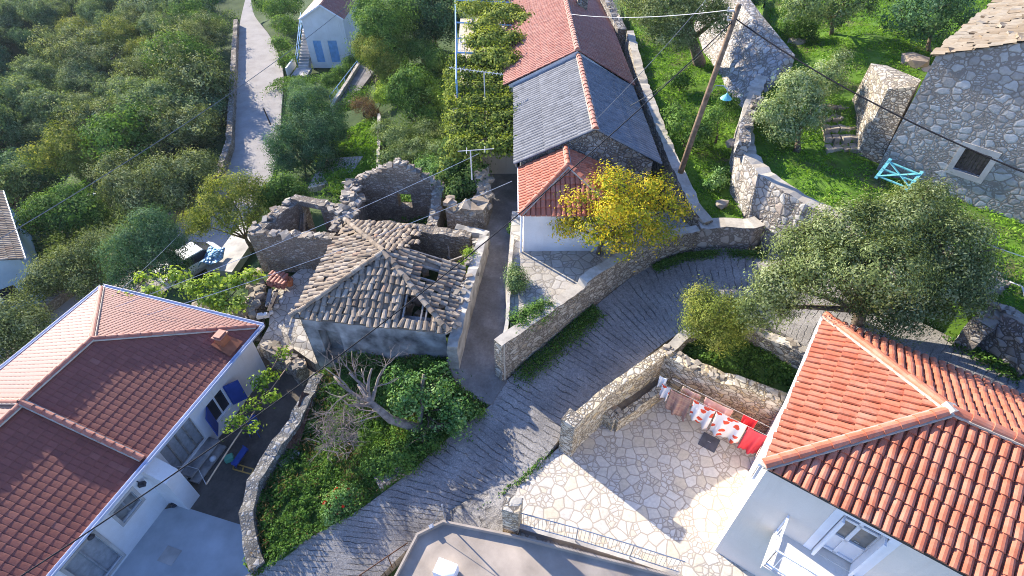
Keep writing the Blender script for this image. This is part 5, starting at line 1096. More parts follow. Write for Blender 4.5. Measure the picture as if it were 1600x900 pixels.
bush('olive_tree', 'very wide olive crown touching the road parapet above the upright tree', on(260, 320, -6), lob((260, 280, -2.6, 2.2, 1.8, 1.4), (200, 295, -3.2, 1.9, 1.6, 1.3), (310, 265, -2.4, 1.7, 1.5, 1.3), (230, 315, -3.4, 1.7, 1.4, 1.1), (290, 305, -3, 1.5, 1.3, 1.1), (190, 265, -3, 1.5, 1.4, 1.1)), 'leaf_olive', 63, 620, 34, .4, .18, 2.4, r0=.2, tintshift=-.03)
bush('olive_tree', 'leafy olive at the edge of the picture below the pale blue house', on(25, 545, -6), lob((20, 500, -3.2, 1.6, 1.3, 1.2), (50, 515, -3.4, 1.2, 1.1, 1.0), (-15, 520, -3.2, 1.5, 1.3, 1.1), (15, 540, -4, 1.2, 1.1, .9)), 'leaf_olive', 64, 340, 34, .36, .15, 2.6, r0=.16, tintshift=-.05)
# the grove: a few kinds, each copied
PROT = []
for i, (mat, lb) in enumerate((('leaf_grove', 0), ('leaf_grove', 0), ('leaf_grove', 0), ('leaf_grove', 0), ('leaf_olive', 1), ('leaf_yellowgreen', 2), ('leaf_green', 3), ('leaf_grove', 0), ('leaf_grove', 0), ('leaf_bluegreen', 0), ('leaf_pale', 1))):
    rg = random.Random(70+i); r = 2.4
    L = [(rg.uniform(-1.7, 1.7), rg.uniform(-1.7, 1.7), 3.0+rg.uniform(-.7, 1.1), rg.uniform(1.4, 2.1), rg.uniform(1.4, 2.1), rg.uniform(1.2, 1.6)) for _ in range(rg.choice((4, 6, 8)))]
    kinds = ['grey-green olive tree in the dense grove below the valley road', 'paler silvery olive tree in the grove close to the valley road', 'yellowish broadleaf tree standing out among the grove olives', 'fresh green bushy tree among the grove olives beside the parapet']
    t = tree('grove_tree', kinds[lb], (0, 0, 0), L, mat, r0=.2, clumps=rg.choice((300, 420, 480)), per=44, cr=rg.uniform(.36, .5), leaf=.19, aspect=1.9, gap=rg.choice((0, .12, .2)), seed=70+i, group='trees of the grove below the valley road', fork=.45)
    PROT.append((t, lb))
def grove():
    rg = random.Random(77); pts = []; used = set(); tries = 0
    while tries < 60000 and len(pts) < 298:
        tries += 1
        y = 20+190*rg.random()**1.5; x = -18-rg.random()*(y*1.05+12)
        z = hz(x, y); px, py = PJ(x, y, z+2.5)
        if not (-70 < px < 352) or not (-60 < py < 330): continue
        if py > 240 and px > 60 and z > -7.4: continue
        px2, py2 = PJ(x, y, z); lim = 338-max(0, py2-240)*1.1
        if px2 > lim-14: continue
        if (x+34)**2+(y-29)**2 < 70: continue
        sp = 2.9+y*.008+rg.random()*.9
        if any((x-a)**2+(y-b)**2 < sp*sp for a, b, _ in pts): continue
        pts.append((x, y, z))
    for x, y, z in pts:
        px, py = PJ(x, y, z+2.5); q = rg.random()
        if px > 120 and q < .30: k = 4
        elif px > 100 and q < .36 and py < 260: k = 5
        elif px > 180 and q < .56: k = 6
        elif px > 110 and q < .66: k = 10
        else: k = rg.choice((0, 1, 2, 3, 7, 8, 9))
        src = PROT[k][0]
        o = src if k not in used else copy_tree(src); used.add(k)
        o.location = (x, y, z-.2); o.rotation_euler = (0, 0, rg.random()*6.3); s = rg.uniform(.55, 1.08)*(1+.001*y); o.scale = (s, s, s*rg.uniform(.85, 1.15))
    print('GROVE', len(pts))
    for i, (t, _) in enumerate(PROT):
        if i not in used:
            for ch in list(t.children): bpy.data.objects.remove(ch, do_unlink=True)
            bpy.data.objects.remove(t, do_unlink=True)
grove()
# ---------------------------------------------------------------- vines and ivy
def vine(name, label, lobes, mat, seed, clumps, per, cr, leaf, asp=1.3, stems=(), cat='vine', tintshift=0.0, gap=.1):
    root = thing(name, label, cat, (lobes[0][0], lobes[0][1], min(l[2] for l in lobes)-.5)); rg = random.Random(seed)
    m = MB()
    for s in stems: m.tube([Vector(p) for p in s], [.05]+[.03]*(len(s)-1), 6)
    for a, b in zip(lobes, lobes[1:]): m.tube([a[:3], (Vector(a[:3])+Vector(b[:3]))/2+Vector((0, 0, rg.uniform(-.1, .1))), b[:3]], .025, 5)
    m.build('stem', 'bark', root, smooth=True)
    P, N, T = crown_points(lobes, clumps, per, cr, seed, .2, .1, gap, .8); g = np.random.default_rng(seed)
    leaf_object('foliage', mat, P, N, leaf*(.6+.8*g.random(len(P))), asp, T+tintshift, root, rng=g)
    return root
vine('grape_vine', 'lime-leaved vine trailing on wires behind the red hipped roof', lob((200, 468, .2, .45, .4, .25), (225, 435, .3, .4, .35, .25), (240, 455, .2, .5, .4, .25), (275, 430, .3, .6, .4, .25), (300, 450, .1, .7, .5, .3), (340, 435, .1, .8, .5, .3), (330, 465, -.2, .8, .5, .3), (370, 440, .0, .6, .5, .3), (395, 430, .0, .5, .4, .3), (345, 480, -.5, .8, .5, .3), (375, 475, -.4, .5, .5, .3)), 'leaf_lime', 80, 200, 13, .2, .16, tintshift=.22, gap=.25)
vine('grape_vine', 'sparse yellow-green vine over the stick above the sunken yard', lob((440, 550, .1, .35, .3, .2), (420, 585, 0, .45, .35, .25), (405, 600, 0, .4, .35, .25), (425, 620, -.1, .35, .3, .2), (395, 635, -.1, .4, .3, .2), (370, 655, -.2, .45, .3, .2), (355, 665, -.2, .3, .25, .2), (395, 665, -.2, .25, .2, .2)), 'leaf_lime', 81, 95, 12, .17, .12, tintshift=-.2, gap=.2)
vine('terrace_vine', 'thick green vine roofing the walled terrace beside the corrugated house', lob(*[(px, py, 4.25+.1*((px*7+py) % 3), .75, .75, .3) for py in range(95, 246, 22) for px in range(722, 806, 24) if not (px > 780 and py < 110)], *[(708+(py % 3)*2, py, 3.5, .45, .6, .9) for py in range(120, 250, 24)], (704, 262, 2.8, .5, .5, .8), (712, 245, 3.2, .6, .5, .8)), 'leaf_vine', 82, 1500, 24, .26, .14, tintshift=-.03, gap=.22)
vine('pergola_vine', 'yellow-green vine covering the blue pergola frame', lob((770, 60, 5.2, 1.3, 1.4, .4), (740, 15, 5.2, 1.5, 1.6, .4), (790, 20, 5.3, 1.6, 1.7, .4), (765, -15, 5.3, 1.8, 1.8, .4), (800, 60, 5.3, .8, 1.0, .35), (745, 65, 5.0, .7, .7, .3), (755, 38, 5.2, 1.2, 1.2, .3), (788, 88, 5.2, .9, 1.0, .35), (822, 30, 5.3, .8, 1.2, .35), (760, 88, 4.9, .9, .8, .35)), 'leaf_vine', 83, 700, 26, .3, .17, tintshift=.2, gap=.25)
vine('ivy', 'dark ivy spilling over the rough wall beside the lane', lob((735, 285, 2.6, .75, .6, .7), (715, 300, 2.3, .6, .5, .7), (745, 265, 3.0, .6, .6, .6), (712, 265, 2.8, .7, .7, .8), (705, 240, 3.2, .6, .6, .8), (725, 310, 1.9, .5, .4, .5), (695, 285, 2.0, .5, .5, .7)), 'leaf_ivy', 84, 360, 28, .24, .12, gap=.05)
# ---------------------------------------------------------------- verge: fig, dead tree, flowering bush
bush('fig_tree', 'spreading green fig bush filling the verge beside the lane mouth', on(665, 640, .0), lob((665, 610, 1.2, .9, .8, .6), (700, 625, .9, .8, .7, .6), (640, 625, 1.1, .7, .7, .5), (690, 590, 1.2, .7, .6, .5), (715, 650, .6, .6, .6, .5), (660, 690, .5, .8, .6, .4), (620, 595, 1.2, .6, .5, .4), (700, 670, .5, .7, .5, .4)), 'leaf_fig', 90, 165, 15, .26, .14, 1.6, r0=.08, gap=.22)
bush('ivy_mound', 'low leafy creeper mound along the road edge of the verge', on(640, 700, -.2), lob((620, 710, .1, .9, .7, .35), (665, 690, .2, .7, .5, .35), (590, 730, 0, .6, .5, .3), (740, 640, .4, .4, .35, .3)), 'leaf_green', 91, 200, 26, .22, .10, tintshift=-.1)
def flower_bush():
    r = bush('rose_bush', 'small pink-flowered bush at the corner of the verge', on(535, 800, -.9), lob((535, 785, -.45, .55, .5, .4), (525, 800, -.6, .4, .4, .35), (550, 778, -.5, .35, .35, .3)), 'leaf_fig', 92, 110, 28, .2, .09)
    P, N, T = crown_points(lob((535, 783, -.4, .58, .52, .42)), 22, 5, .05, 93); g = np.random.default_rng(5); leaf_object('flowers', 'petal_red', P, N, .07+.04*g.random(len(P)), 1.1, T, r, rng=g)
flower_bush()
def dead_tree():
    base = G(662, 672, .05); root = thing('dead_tree', 'bare grey dead tree leaning over the verge with tangled twigs', 'tree', base); rg = random.Random(14); m = MB(); tw = MB()
    def grow(p, d, L, r, lv, mb):
        pts = [p]; rr = [r]; n = 4 if lv < 3 else 3
        for k in range(n):
            d = (d+Vector((rg.gauss(0, .2), rg.gauss(0, .2), rg.gauss(0, .14)+.03))).normalized(); p = p+d*L/n; pts.append(p); rr.append(r*(1-.6*(k+1)/n))
        mb.tube(pts, rr, 7 if lv < 2 else 4)
        if lv >= 5: return
        for k in range(rg.choice((2, 3, 3)) if lv < 3 else rg.choice((2, 2, 3))):
            i = rg.randrange(1, len(pts)); q = Vector((rg.gauss(0, 1), rg.gauss(0, 1), rg.gauss(0, .6)+.2)).normalized()
            grow(pts[i], (d*.75+q*.8).normalized(), L*rg.uniform(.55, .8), rr[i]*.62, lv+1, m if lv < 2 else tw)
    a = G(610, 655, .9); b = G(580, 630, 1.5); c = G(560, 600, 1.9)
    m.tube([base-Vector((0, 0, .3)), base, a, b, c], [.21, .19, .16, .12, .07], 9)
    for e in ((540, 570, 2.4), (505, 590, 2.0), (605, 572, 2.4), (535, 640, 1.6), (570, 565, 2.5)):
        t = G(*e); grow(b, (t-b).normalized(), (t-b).length*.85, .085, 1, m)
    t = G(520, 665, 1.0)
    for k in range(5): grow(a.lerp(b, rg.random()), (t-a+Vector((rg.gauss(0, .4), rg.gauss(0, .4), rg.gauss(0, .3)))).normalized(), 1.1, .035, 2, m)
    for k in range(150):
        s = G(rg.uniform(498, 560), rg.uniform(645, 708), rg.uniform(.1, .7)); grow(s, Vector((rg.gauss(0, 1), rg.gauss(0, 1), .3)).normalized(), .5, .016, 4, tw)
    m.tube([G(655, 672, .0), G(658, 640, .5), G(660, 600, 1.2), G(662, 585, 1.5)], [.11, .10, .08, .06], 7)
    m.tube([base, G(690, 665, .25), G(668, 668, .35)], [.1, .09, .08], 7)
    m.build('trunk', 'dead_bark', root, smooth=True); tw.build('twigs', 'dead_bark', root)
dead_tree()
# ---------------------------------------------------------------- ground cover
cover('grass', 'bright green grass and weeds on the olive terrace', 'olive_terrace', 36000, 'grass_blade', .14, .12, 3.2, 1, 'grass', thresh=-.35, clump=.5)
cover('grass', 'green grass over the upper terrace round the old stone house', 'upper_terrace', 60000, 'grass_blade', .14, .12, 3.2, 2, 'grass', thresh=-.22, clump=.5)
cover('weeds', 'leafy green weeds carpeting the verge beside the grooved road', 'verge', 52000, 'leaf_green', .085, .26, 1.6, 3, 'weeds', thresh=-.33, clump=.6, tshift=-.05)
cover('weeds', 'dry brown stalks and seed heads among the green weeds of the verge', 'verge', 9000, 'leaf_dry', .12, .34, 4.5, 6, 'weeds', thresh=.05, up=.3)
cover('weeds', 'dark weeds under the young tree in the walled bed', 'garden_bed', 9000, 'leaf_green', .10, .14, 1.7, 4, 'weeds', thresh=-.15, keep=lambda x, y, z: x < 10.2, tshift=-.05)
cover('grass', 'sunny grass patch beside the pale garden paving', 'garden_lawn', 9000, 'grass_blade', .17, .14, 2.8, 5, 'grass', tshift=.1)
def cover_pts(name, label, pts, mat, size, seed, asp=1.7, cat='weeds'):
    rng = np.random.default_rng(seed); p = np.array(pts); N = len(p); nr = np.stack([rng.normal(size=N), rng.normal(size=N), np.full(N, 1.0)], 1)
    return tag(leaf_object(name, mat, p, nr, size*(.5+rng.random(N)), asp, .45+.2*rng.normal(size=N), rng=rng), label, cat, kind='stuff')
def edge_weeds(name, label, line, w, n, mat, size, h, seed):
    rg = random.Random(seed); L = [G(*q) for q in line]; pts = []
    while len(pts) < n:
        i = rg.randrange(len(L)-1); t = rg.random(); p = L[i].lerp(L[i+1], t)
        if noise.noise(Vector((p.x*.8, p.y*.8, seed))) < -.12-rg.random()*.5: continue
        d = (L[i+1]-L[i]).normalized(); o = rg.gauss(0, w); pts.append(tuple(p+Vector((-d.y, d.x, 0))*o+Vector((0, 0, rg.random()*h*max(.1, 1-abs(o)/(2.5*w))))))
    cover_pts(name, label, pts, mat, size, seed)
edge_weeds('weeds', 'weeds growing along the foot of the patio retaining wall', [(800, 598, .5), (860, 552, .85), (905, 510, 1.05), (930, 482, 1.2)], .26, 5200, 'leaf_green', .08, .25, 11)
edge_weeds('weeds', 'dark weeds along the foot of the bend wall', [(1020, 420, 1.7), (1070, 402, 1.95), (1130, 395, 2.25), (1200, 400, 2.5)], .15, 4000, 'leaf_green', .08, .2, 12)
edge_weeds('weeds', 'thin weeds in the joint between road and courtyard paving', [(735, 806, -.25), (815, 750, .03), (862, 703, .05)], .07, 500, 'leaf_green', .08, .12, 13)
edge_weeds('weeds', 'weeds along the top of the dry stone wall and road edge', [(1470, 522, 3.35), (1540, 560, 3.5), (1600, 590, 3.6)], .2, 1500, 'leaf_green', .1, .25, 14)
edge_weeds('weeds', 'bushy weeds in the narrow passage beside the corrugated house', [(968, 60, 2.4), (1000, 150, 2.2), (1040, 260, 2.0)], .4, 2600, 'leaf_green', .13, .4, 15)
edge_weeds('weeds', 'dark weeds on the ground between the gable ruin and the ivy', [(640, 330, -.2), (680, 320, .1), (700, 345, .2)], .7, 5000, 'leaf_green', .12, .3, 16)
edge_weeds('weeds', 'wild growth on the ground of the overgrown garden', [(600, 120, -1.4), (640, 110, -1), (700, 120, -.5), (700, 180, -.2), (690, 230, .1), (640, 280, -.3)], 1.6, 26000, 'leaf_green', .15, .5, 17)
edge_weeds('weeds', 'low green growth around the gabled house and garden path', [(430, 130, -4), (480, 130, -3.4), (530, 130, -2.8), (570, 150, -2), (500, 200, -2.4), (540, 230, -1.7), (520, 290, -1.4), (600, 310, -.6), (660, 320, 0)], 1.0, 16000, 'leaf_green', .14, .4, 18)
bush('planted_shrub', 'trailing green plant in the bed at the lane end of the patio', on(812, 505, 2.3), lob((815, 500, 2.5, .5, .45, .25), (835, 490, 2.5, .5, .4, .22), (850, 480, 2.5, .4, .3, .2)), 'leaf_green', 95, 120, 26, .2, .09)
bush('planted_shrub', 'small rounded shrub on the patio edge above the lane', on(806, 450, 2.3), lob((808, 440, 2.7, .4, .45, .35), (805, 425, 2.7, .3, .4, .3)), 'leaf_pale', 96, 80, 28, .2, .08, tintshift=-.2)
bush('planted_shrub', 'yellow-green weed tuft inside the half-roofed ruin', on(735, 402, 1.9), lob((735, 398, 2.1, .3, .35, .25), (728, 415, 2.0, .25, .25, .2)), 'leaf_lime', 97, 50, 20, .14, .08)

edge_weeds('weeds', 'rough green undergrowth between the trees near the pale blue house', [(150, 300, -7), (110, 380, -7), (60, 400, -7.5), (200, 330, -6.2), (260, 310, -5.6), (60, 470, -7), (20, 470, -8)], 1.8, 16000, 'leaf_grove', .2, .6, 19)
edge_weeds('weeds', 'undergrowth along the outer foot of the long valley parapet', [(356, 20, -5), (350, 110, -5), (346, 200, -5), (330, 262, -5.2)], .8, 9000, 'leaf_grove', .18, .7, 20)
# ---------------------------------------------------------------- utility pole and cables
PB = G(1055, 290, 3.2); PT = PB+Vector((.75, -.1, 8.2))
def pole():
    root = thing('utility_pole', 'leaning brown wooden utility pole on the olive terrace', 'pole', PB)
    m = MB(); m.tube([PB-Vector((0, 0, .5)), PB.lerp(PT, .33), PB.lerp(PT, .66), PT], [.14, .13, .115, .10], 12); m.build('shaft', 'pole_wood', root, smooth=True)
    m = MB(); p = PB.lerp(PT, .96)
    for z, w in ((.97, .35), (.93, .25)): q = PB.lerp(PT, z); m.beam(q-Vector((w, 0, 0)), q+Vector((.1, 0, 0)), .05, .05); m.tube([q-Vector((w, 0, 0)), q-Vector((w, 0, -.14))], .035, 6)
    m.build('bracket', 'steel', root)
    a = PB.lerp(PT, .60); lamp = thing('street_lamp', 'teal shaded street lamp on a curved arm of the wooden pole', 'lamp', a+Vector((.3, -.1, 0)))
    m = MB(); b = a+Vector((.75, -.15, -.25)); m.tube([a+Vector((.1, 0, -.2)), a+Vector((.22, -.03, .10)), a+Vector((.5, -.1, .12)), a+Vector((.72, -.14, .0)), b], .022, 6); m.build('arm', 'steel', lamp)
    m = MB(); m.tube([b+Vector((0, 0, .08)), b, b-Vector((0, 0, .10)), b-Vector((0, 0, .17))], [.03, .07, .19, .25], 14, cap=False); m.build('lamp_shade', 'teal_paint', lamp)
    m = MB(); m.tube([b-Vector((0, 0, .06)), b-Vector((0, 0, .16))], [.04, .055], 8); m.build('bulb', 'white_ceramic', lamp)
pole()
def cable(label, a, b, sag, r, mat, n=24):
    a = Vector(a); b = Vector(b); m = MB()
    m.tube([a.lerp(b, k/n)-Vector((0, 0, 4*sag*(k/n)*(1-k/n))) for k in range(n+1)], r, 5); return tag(m.build('power_cable', mat), label, 'cable')
TOP = PB.lerp(PT, .93)
cable('thick black cable from the wooden pole down across the ruin and sunken yard', TOP, G(-60, 960, 2.2), 1.3, .022, 'black_cable')
cable('thick black cable from the wooden pole past the stone house window', PB.lerp(PT, .94), G(1640, 285, 9.5), .35, .026, 'black_cable')
cable('pale thin cable from the pole top to the ridge of the red roofed house', PB.lerp(PT, .98), (3.6, 36.4, 6.85), .25, .014, 'white_cable')
cable('grey cable from the corrugated roof ridge up past the old olive', (3.68, 22.8, 6.55), G(1120, -20, 11), .15, .013, 'grey_cable')
cable('dark thin cable from the wooden pole down to the corrugated roof edge', PB.lerp(PT, .90), G(985, 165, 6.2), .3, .014, 'black_cable')
cable('thin grey cable crossing the grove and the valley road', G(-20, 385, 1.0), G(560, -5, 3.0), .6, .022, 'grey_cable')
cable('upper of two pale wires strung across the roofless rooms', G(180, 480, 1.2), G(748, 240, 5.2), .25, .012, 'white_cable')
cable('lower of two pale wires strung across the roofless rooms', G(230, 492, 1.2), G(800, 283, 4.4), .3, .012, 'white_cable')
cable('pale wire slanting up over the lime-leaved vine', G(178, 462, .6), G(300, 345, -.8), .1, .010, 'white_cable')
cable('pale wire on the grassy slope near the dry wall', G(1500, 362, 7), G(1660, 418, 7), .1, .014, 'white_cable')
def antenna(label, base, h, boom, ang, nel, el):
    root = thing('tv_antenna', label, 'antenna', base); m = MB(); t = Vector(base)+Vector((0, 0, h)); m.tube([base, t], .03, 6); m.build('mast', 'white_pipe', root)
    m = MB(); d = Vector((math.cos(ang), math.sin(ang), .05)); s = Vector((-d.y, d.x, 0)); a, b = t-d*boom*.35, t+d*boom*.65; m.beam(a, b, .025, .025)
    for k in range(nel): p = a.lerp(b, (k+.5)/nel); m.tube([p-s*el, p+s*el], .011, 5)
    m.build('aerial', 'white_pipe', root); return root
bb = G(757, 135, 5.2)
antenna('long white comb antenna sticking out of the terrace vine', (bb.x, bb.y, 4.2), 1.8, 3.0, 2.95, 14, .22)
bb = G(735, 235, 5.0); 
antenna('plain T-shaped antenna at the end of the terrace vine', (bb.x, bb.y, 3.4), 1.6, 1.7, .05, 2, .28)
bb = G(133, 306, -3.5); antenna('small white roof antenna rising among the valley trees', (bb.x, bb.y, -7.5), 4.0, 1.1, .4, 3, .25)
def pergola():
    root = thing('pergola', 'blue metal pipe pergola with railing under the yellow-green vine', 'pergola', (-4, 38, 1)); zt = 5.0
    for px, py in ((713, 125), (712, 35), (800, 40), (770, 45), (712, 82)):
        g = G(px, py, zt); m = MB(); m.tube([(g.x, g.y, 1.0), (g.x, g.y, zt)], .06, 6); m.build('post', 'light_blue', root)
    m = MB()
    for a, b in (((713, 125), (712, 35)), ((712, 35), (711, -30)), ((712, 35), (800, 40)), ((713, 82), (795, 85)), ((711, 0), (820, 5))): m.tube([G(*a, zt), G(*b, zt)], .055, 6)
    m.build('top_rail', 'light_blue', root); m = MB()
    a, b = G(713, 60, 4.3), G(775, 62, 4.3)
    for h in (0, -.35, -.7): m.tube([a+Vector((0, 0, h)), b+Vector((0, 0, h))], .035, 6)
    for k in range(9): p = a.lerp(b, k/8); m.tube([p, p-Vector((0, 0, .75))], .02, 5)
    m.build('railing', 'light_blue', root)
    root = thing('ladder', 'white metal ladder-like stand beside the blue pergola posts', 'ladder', G(722, 110, 3.9)); m = MB()
    for px in (720, 726): m.tube([G(px, 125, 4.0), G(px-1, 55, 4.9)], .03, 6)
    for k in range(7): t = k/6; m.tube([G(720-t, 125-70*t, 4.0+.9*t), G(726-t, 125-70*t, 4.0+.9*t)], .02, 5)
    m.build('frame', 'white_pipe', root)
pergola()
# ---------------------------------------------------------------- laundry
def spot_mat():
    k = NT('spotted_cloth'); v = k.n('ShaderNodeUVMap', uv_map='UVMap').outputs[0]
    w = k.n('ShaderNodeVectorMath', {0: v, 1: k.n('ShaderNodeVectorMath', {0: k.noise(v, 3.5, 2).outputs['Color'], 'Scale': .22}, operation='SCALE').outputs[0]}, operation='ADD').outputs[0]
    vo = k.n('ShaderNodeTexVoronoi', {'Vector': w, 'Scale': 2.6, 'Randomness': .6}, voronoi_dimensions='2D')
    k.pbr(k.mix(k.ramp(vo.outputs['Distance'], [(.25, 1.0), (.28, 0.0)]), (.80, .75, .72), (.72, .085, .04)), .85)
    k = NT('plaid_cloth'); v = k.n('ShaderNodeUVMap', uv_map='UVMap').outputs[0]; sp = k.n('ShaderNodeSeparateXYZ', {0: v})
    f = lambda s, q: k.ramp(k.math('FRACT', k.math('MULTIPLY', s, q)), [(.0, 0.0), (.35, .2), (.5, 1.0), (.62, .1), (.8, .7), (1, 0.0)])
    c = k.mix(f(sp.outputs[0], 3.2), (.42, .24, .19), (.30, .15, .13)); c = k.mix(k.math('MULTIPLY', k.n('ShaderNodeSeparateColor', {0: f(sp.outputs[1], 2.6)}).outputs[0], .6), c, (.55, .38, .26)); k.pbr(c, .9)
    k = NT('printed_peach'); v = k.obj(); k.pbr(k.ramp(k.noise(v, 7, 3).outputs['Fac'], [(.4, (.68, .36, .28)), (.52, (.72, .48, .38)), (.6, (.45, .38, .22)), (.66, (.66, .30, .22))]), .9)
spot_mat()
def cloth(name, label, a, b, drop, mat, seed, skew=0.0, ripple=.05, z=1.62):
    drop *= 1.25; A, B = G(*a, z), G(*b, z); rg = random.Random(seed); d = B-A; L = d.length; d /= L; nr = Vector((-d.y, d.x, 0)); nx, nz = 16, 14
    m = MB(); vs = []; uv = []; ph = rg.random()*6; ripple *= 1.5
    for j in range(nz+1):
        for i in range(nx+1):
            s, t = i/nx, j/nz; zz = z-.04*4*s*(1-s)-drop*t*(1+skew*(s-.5))-.05*math.sin(s*9+ph)*t*t
            o = ripple*t*(math.sin(s*11+ph)+.6*math.sin(s*23+ph*2+t*3))+.03*math.sin(t*5+ph)
            vs.append(A+d*(s*L+.06*t*math.sin(s*6+ph)*(.5-s))+nr*o+Vector((0, 0, zz-z))); uv.append((s*L, t*drop))
    me = bpy.data.meshes.new(name); org = A-Vector((0, 0, drop)); f = [(j*(nx+1)+i, j*(nx+1)+i+1, (j+1)*(nx+1)+i+1, (j+1)*(nx+1)+i) for j in range(nz) for i in range(nx)]
    me.from_pydata([v-org for v in vs], [], f); l = me.uv_layers.new(name='UVMap')
    for lp in me.loops: l.data[lp.index].uv = uv[lp.vertex_index]
    me.polygons.foreach_set('use_smooth', [True]*len(f)); me.materials.append(MATS[mat]); o = bpy.data.objects.new(name, me); C.objects.link(o); o.location = org
    md = o.modifiers.new('thickness', 'SOLIDIFY'); md.thickness = .008
    return tag(o, label, 'laundry', 'laundry on the two clothes lines')
cloth('hanging_cloth', 'small red and white cloth at the corner end of the clothes line', (1034, 600), (1048, 607), .55, 'spotted_cloth', 1)
cloth('hanging_blanket', 'brown plaid blanket hanging on the clothes line', (1049, 608), (1081, 624), .95, 'plaid_cloth', 2, .1)
cloth('hanging_towel', 'narrower white cloth with red spots beside the plaid blanket', (1084, 626), (1118, 642), .85, 'spotted_cloth', 3, .25)
cloth('hanging_towel', 'wider white cloth with red spots beside the plain red cloth', (1120, 643), (1168, 666), .95, 'spotted_cloth', 4, -.1)
cloth('hanging_cloth', 'plain coral-red cloth at the house end of the clothes line', (1170, 667), (1199, 681), 1.05, 'cloth_red', 5)
cloth('hanging_cloth', 'patterned peach cloth on the back clothes line', (1068, 602), (1096, 617), .6, 'printed_peach', 6, z=1.8)
cloth('hanging_cloth', 'long plain peach cloth on the back clothes line', (1102, 621), (1146, 642), .5, 'cloth_peach', 7, z=1.8)
cloth('hanging_cloth', 'small scarlet cloth nearest the stone wall on the back line', (1162, 648), (1184, 658), .6, 'cloth_scarlet', 8, z=1.8)
cloth('hanging_cloth', 'white rag hanging from the corner of the courtyard wall', (1031, 587), (1043, 592), .5, 'bag_white', 9, z=1.9)
def lines():
    for lb, a, b, z in (('front clothes line stretched across the courtyard', (1030, 597), (1203, 683), 1.63), ('back clothes line near the warm stone wall', (1050, 592), (1206, 669), 1.81)):
        m = MB(); m.tube([G(*a, z), G(*b, z)], .006, 5); tag(m.build('clothes_line', 'white_cable'), lb, 'clothes line')
lines()
def drain():
    root = thing('drain_cover', 'square dark metal drain cover set in the courtyard paving', 'drain cover', G(1108, 691, .02)); g = G(1108, 691, .03); m = MB(); m.box(g, (.62, .62, .03), -.62); m.build('plate', 'drain_metal', root)
    m = MB(); m.box(g+Vector((0, 0, .02)), (.12, .03, .02), -.62); m.build('handle', 'steel', root)
drain()
# ---------------------------------------------------------------- things on the upper terrace, lane and yards
def gate():
    root = thing('wooden_gate', 'teal wooden gate lying tilted on the grass before the stone house', 'gate', G(1405, 285, 4.9)); m = MB()
    a, b, c, d = G(1368, 279, 5.15), G(1392, 248, 5.8), G(1441, 268, 5.75), G(1415, 299, 5.1)
    for p, q in ((a, b), (d, c)): m.beam(p, q, .13, .06)
    m.build('stile', 'teal_paint', root); m = MB()
    for t in (.15, .5, .85): m.beam(a.lerp(b, t), d.lerp(c, t), .11, .04)
    m.beam(a.lerp(b, .1)+Vector((0, 0, .03)), d.lerp(c, .85)+Vector((0, 0, .03)), .1, .03); m.beam(a.lerp(b, .85)+Vector((0, 0, .04)), d.lerp(c, .2)+Vector((0, 0, .04)), .07, .03)
    m.build('rail', 'teal_paint', root)
gate()
def pot(label, px, py, z, s, plant=True):
    g = G(px, py, z); root = thing('flower_pot', label, 'flower pot', g); m = MB(); m.tube([g, g+Vector((0, 0, .28*s)), g+Vector((0, 0, .33*s))], [.13*s, .18*s, .20*s], 12); m.build('pot', 'terracotta', root)
    if plant:
        P, N, T = crown_points([(g.x, g.y, g.z+.48*s, .26*s, .26*s, .22*s)], 26, 24, .1, 9); r = np.random.default_rng(3); leaf_object('plant', 'leaf_green', P, N, .07+.05*r.random(len(P)), 1.6, T, root, rng=r)
pot('terracotta pot with a green plant beside the white annex wall', 803, 372, 1.3, 1.1)
pot('plain terracotta pot on the patio under the yellow tree', 965, 322, 4.2, .9, False) if False else None
def small_box(name, label, cat, c, d, rz, mat, rx=0, ry=0, inset=None):
    m = MB(); m.box(c, d, rz, rx=rx, ry=ry)
    o = m.build(name, mat); b = o.modifiers.new('edge', 'BEVEL'); b.width = min(d)*.15; b.segments = 2; return tag(o, label, cat)
def sheet():
    a, b, c, d = G(472, 612, -.15), G(490, 618, -.35), G(466, 703, -.95), G(446, 700, -.75); m = MB(); n = 10
    for k in range(n):
        t0, t1 = k/n, (k+1)/n; h = .025 if k % 2 else 0
        p = [a.lerp(b, t0), a.lerp(b, t1), d.lerp(c, t1), d.lerp(c, t0)]; m.prism([q+Vector((0, 0, h+.012)) for q in p], [q+Vector((0, 0, h-.012)) for q in p])
    tag(m.build('rusty_sheet', 'rust'), 'long rusty metal sheet leaning on the yard wall', 'metal sheet')
    m = MB(); g = G(452, 717, -1.0); rough_wall(m, [(g.x-.25, g.y-.3, -1.2, -.92), (g.x+.25, g.y+.3, -1.2, -.92)], .25, random.Random(2), .02); tag(m.build('stone_slab', 'stone_curve'), 'small grey slab lying in the weeds near the rusty sheet', 'stone slab')
sheet()
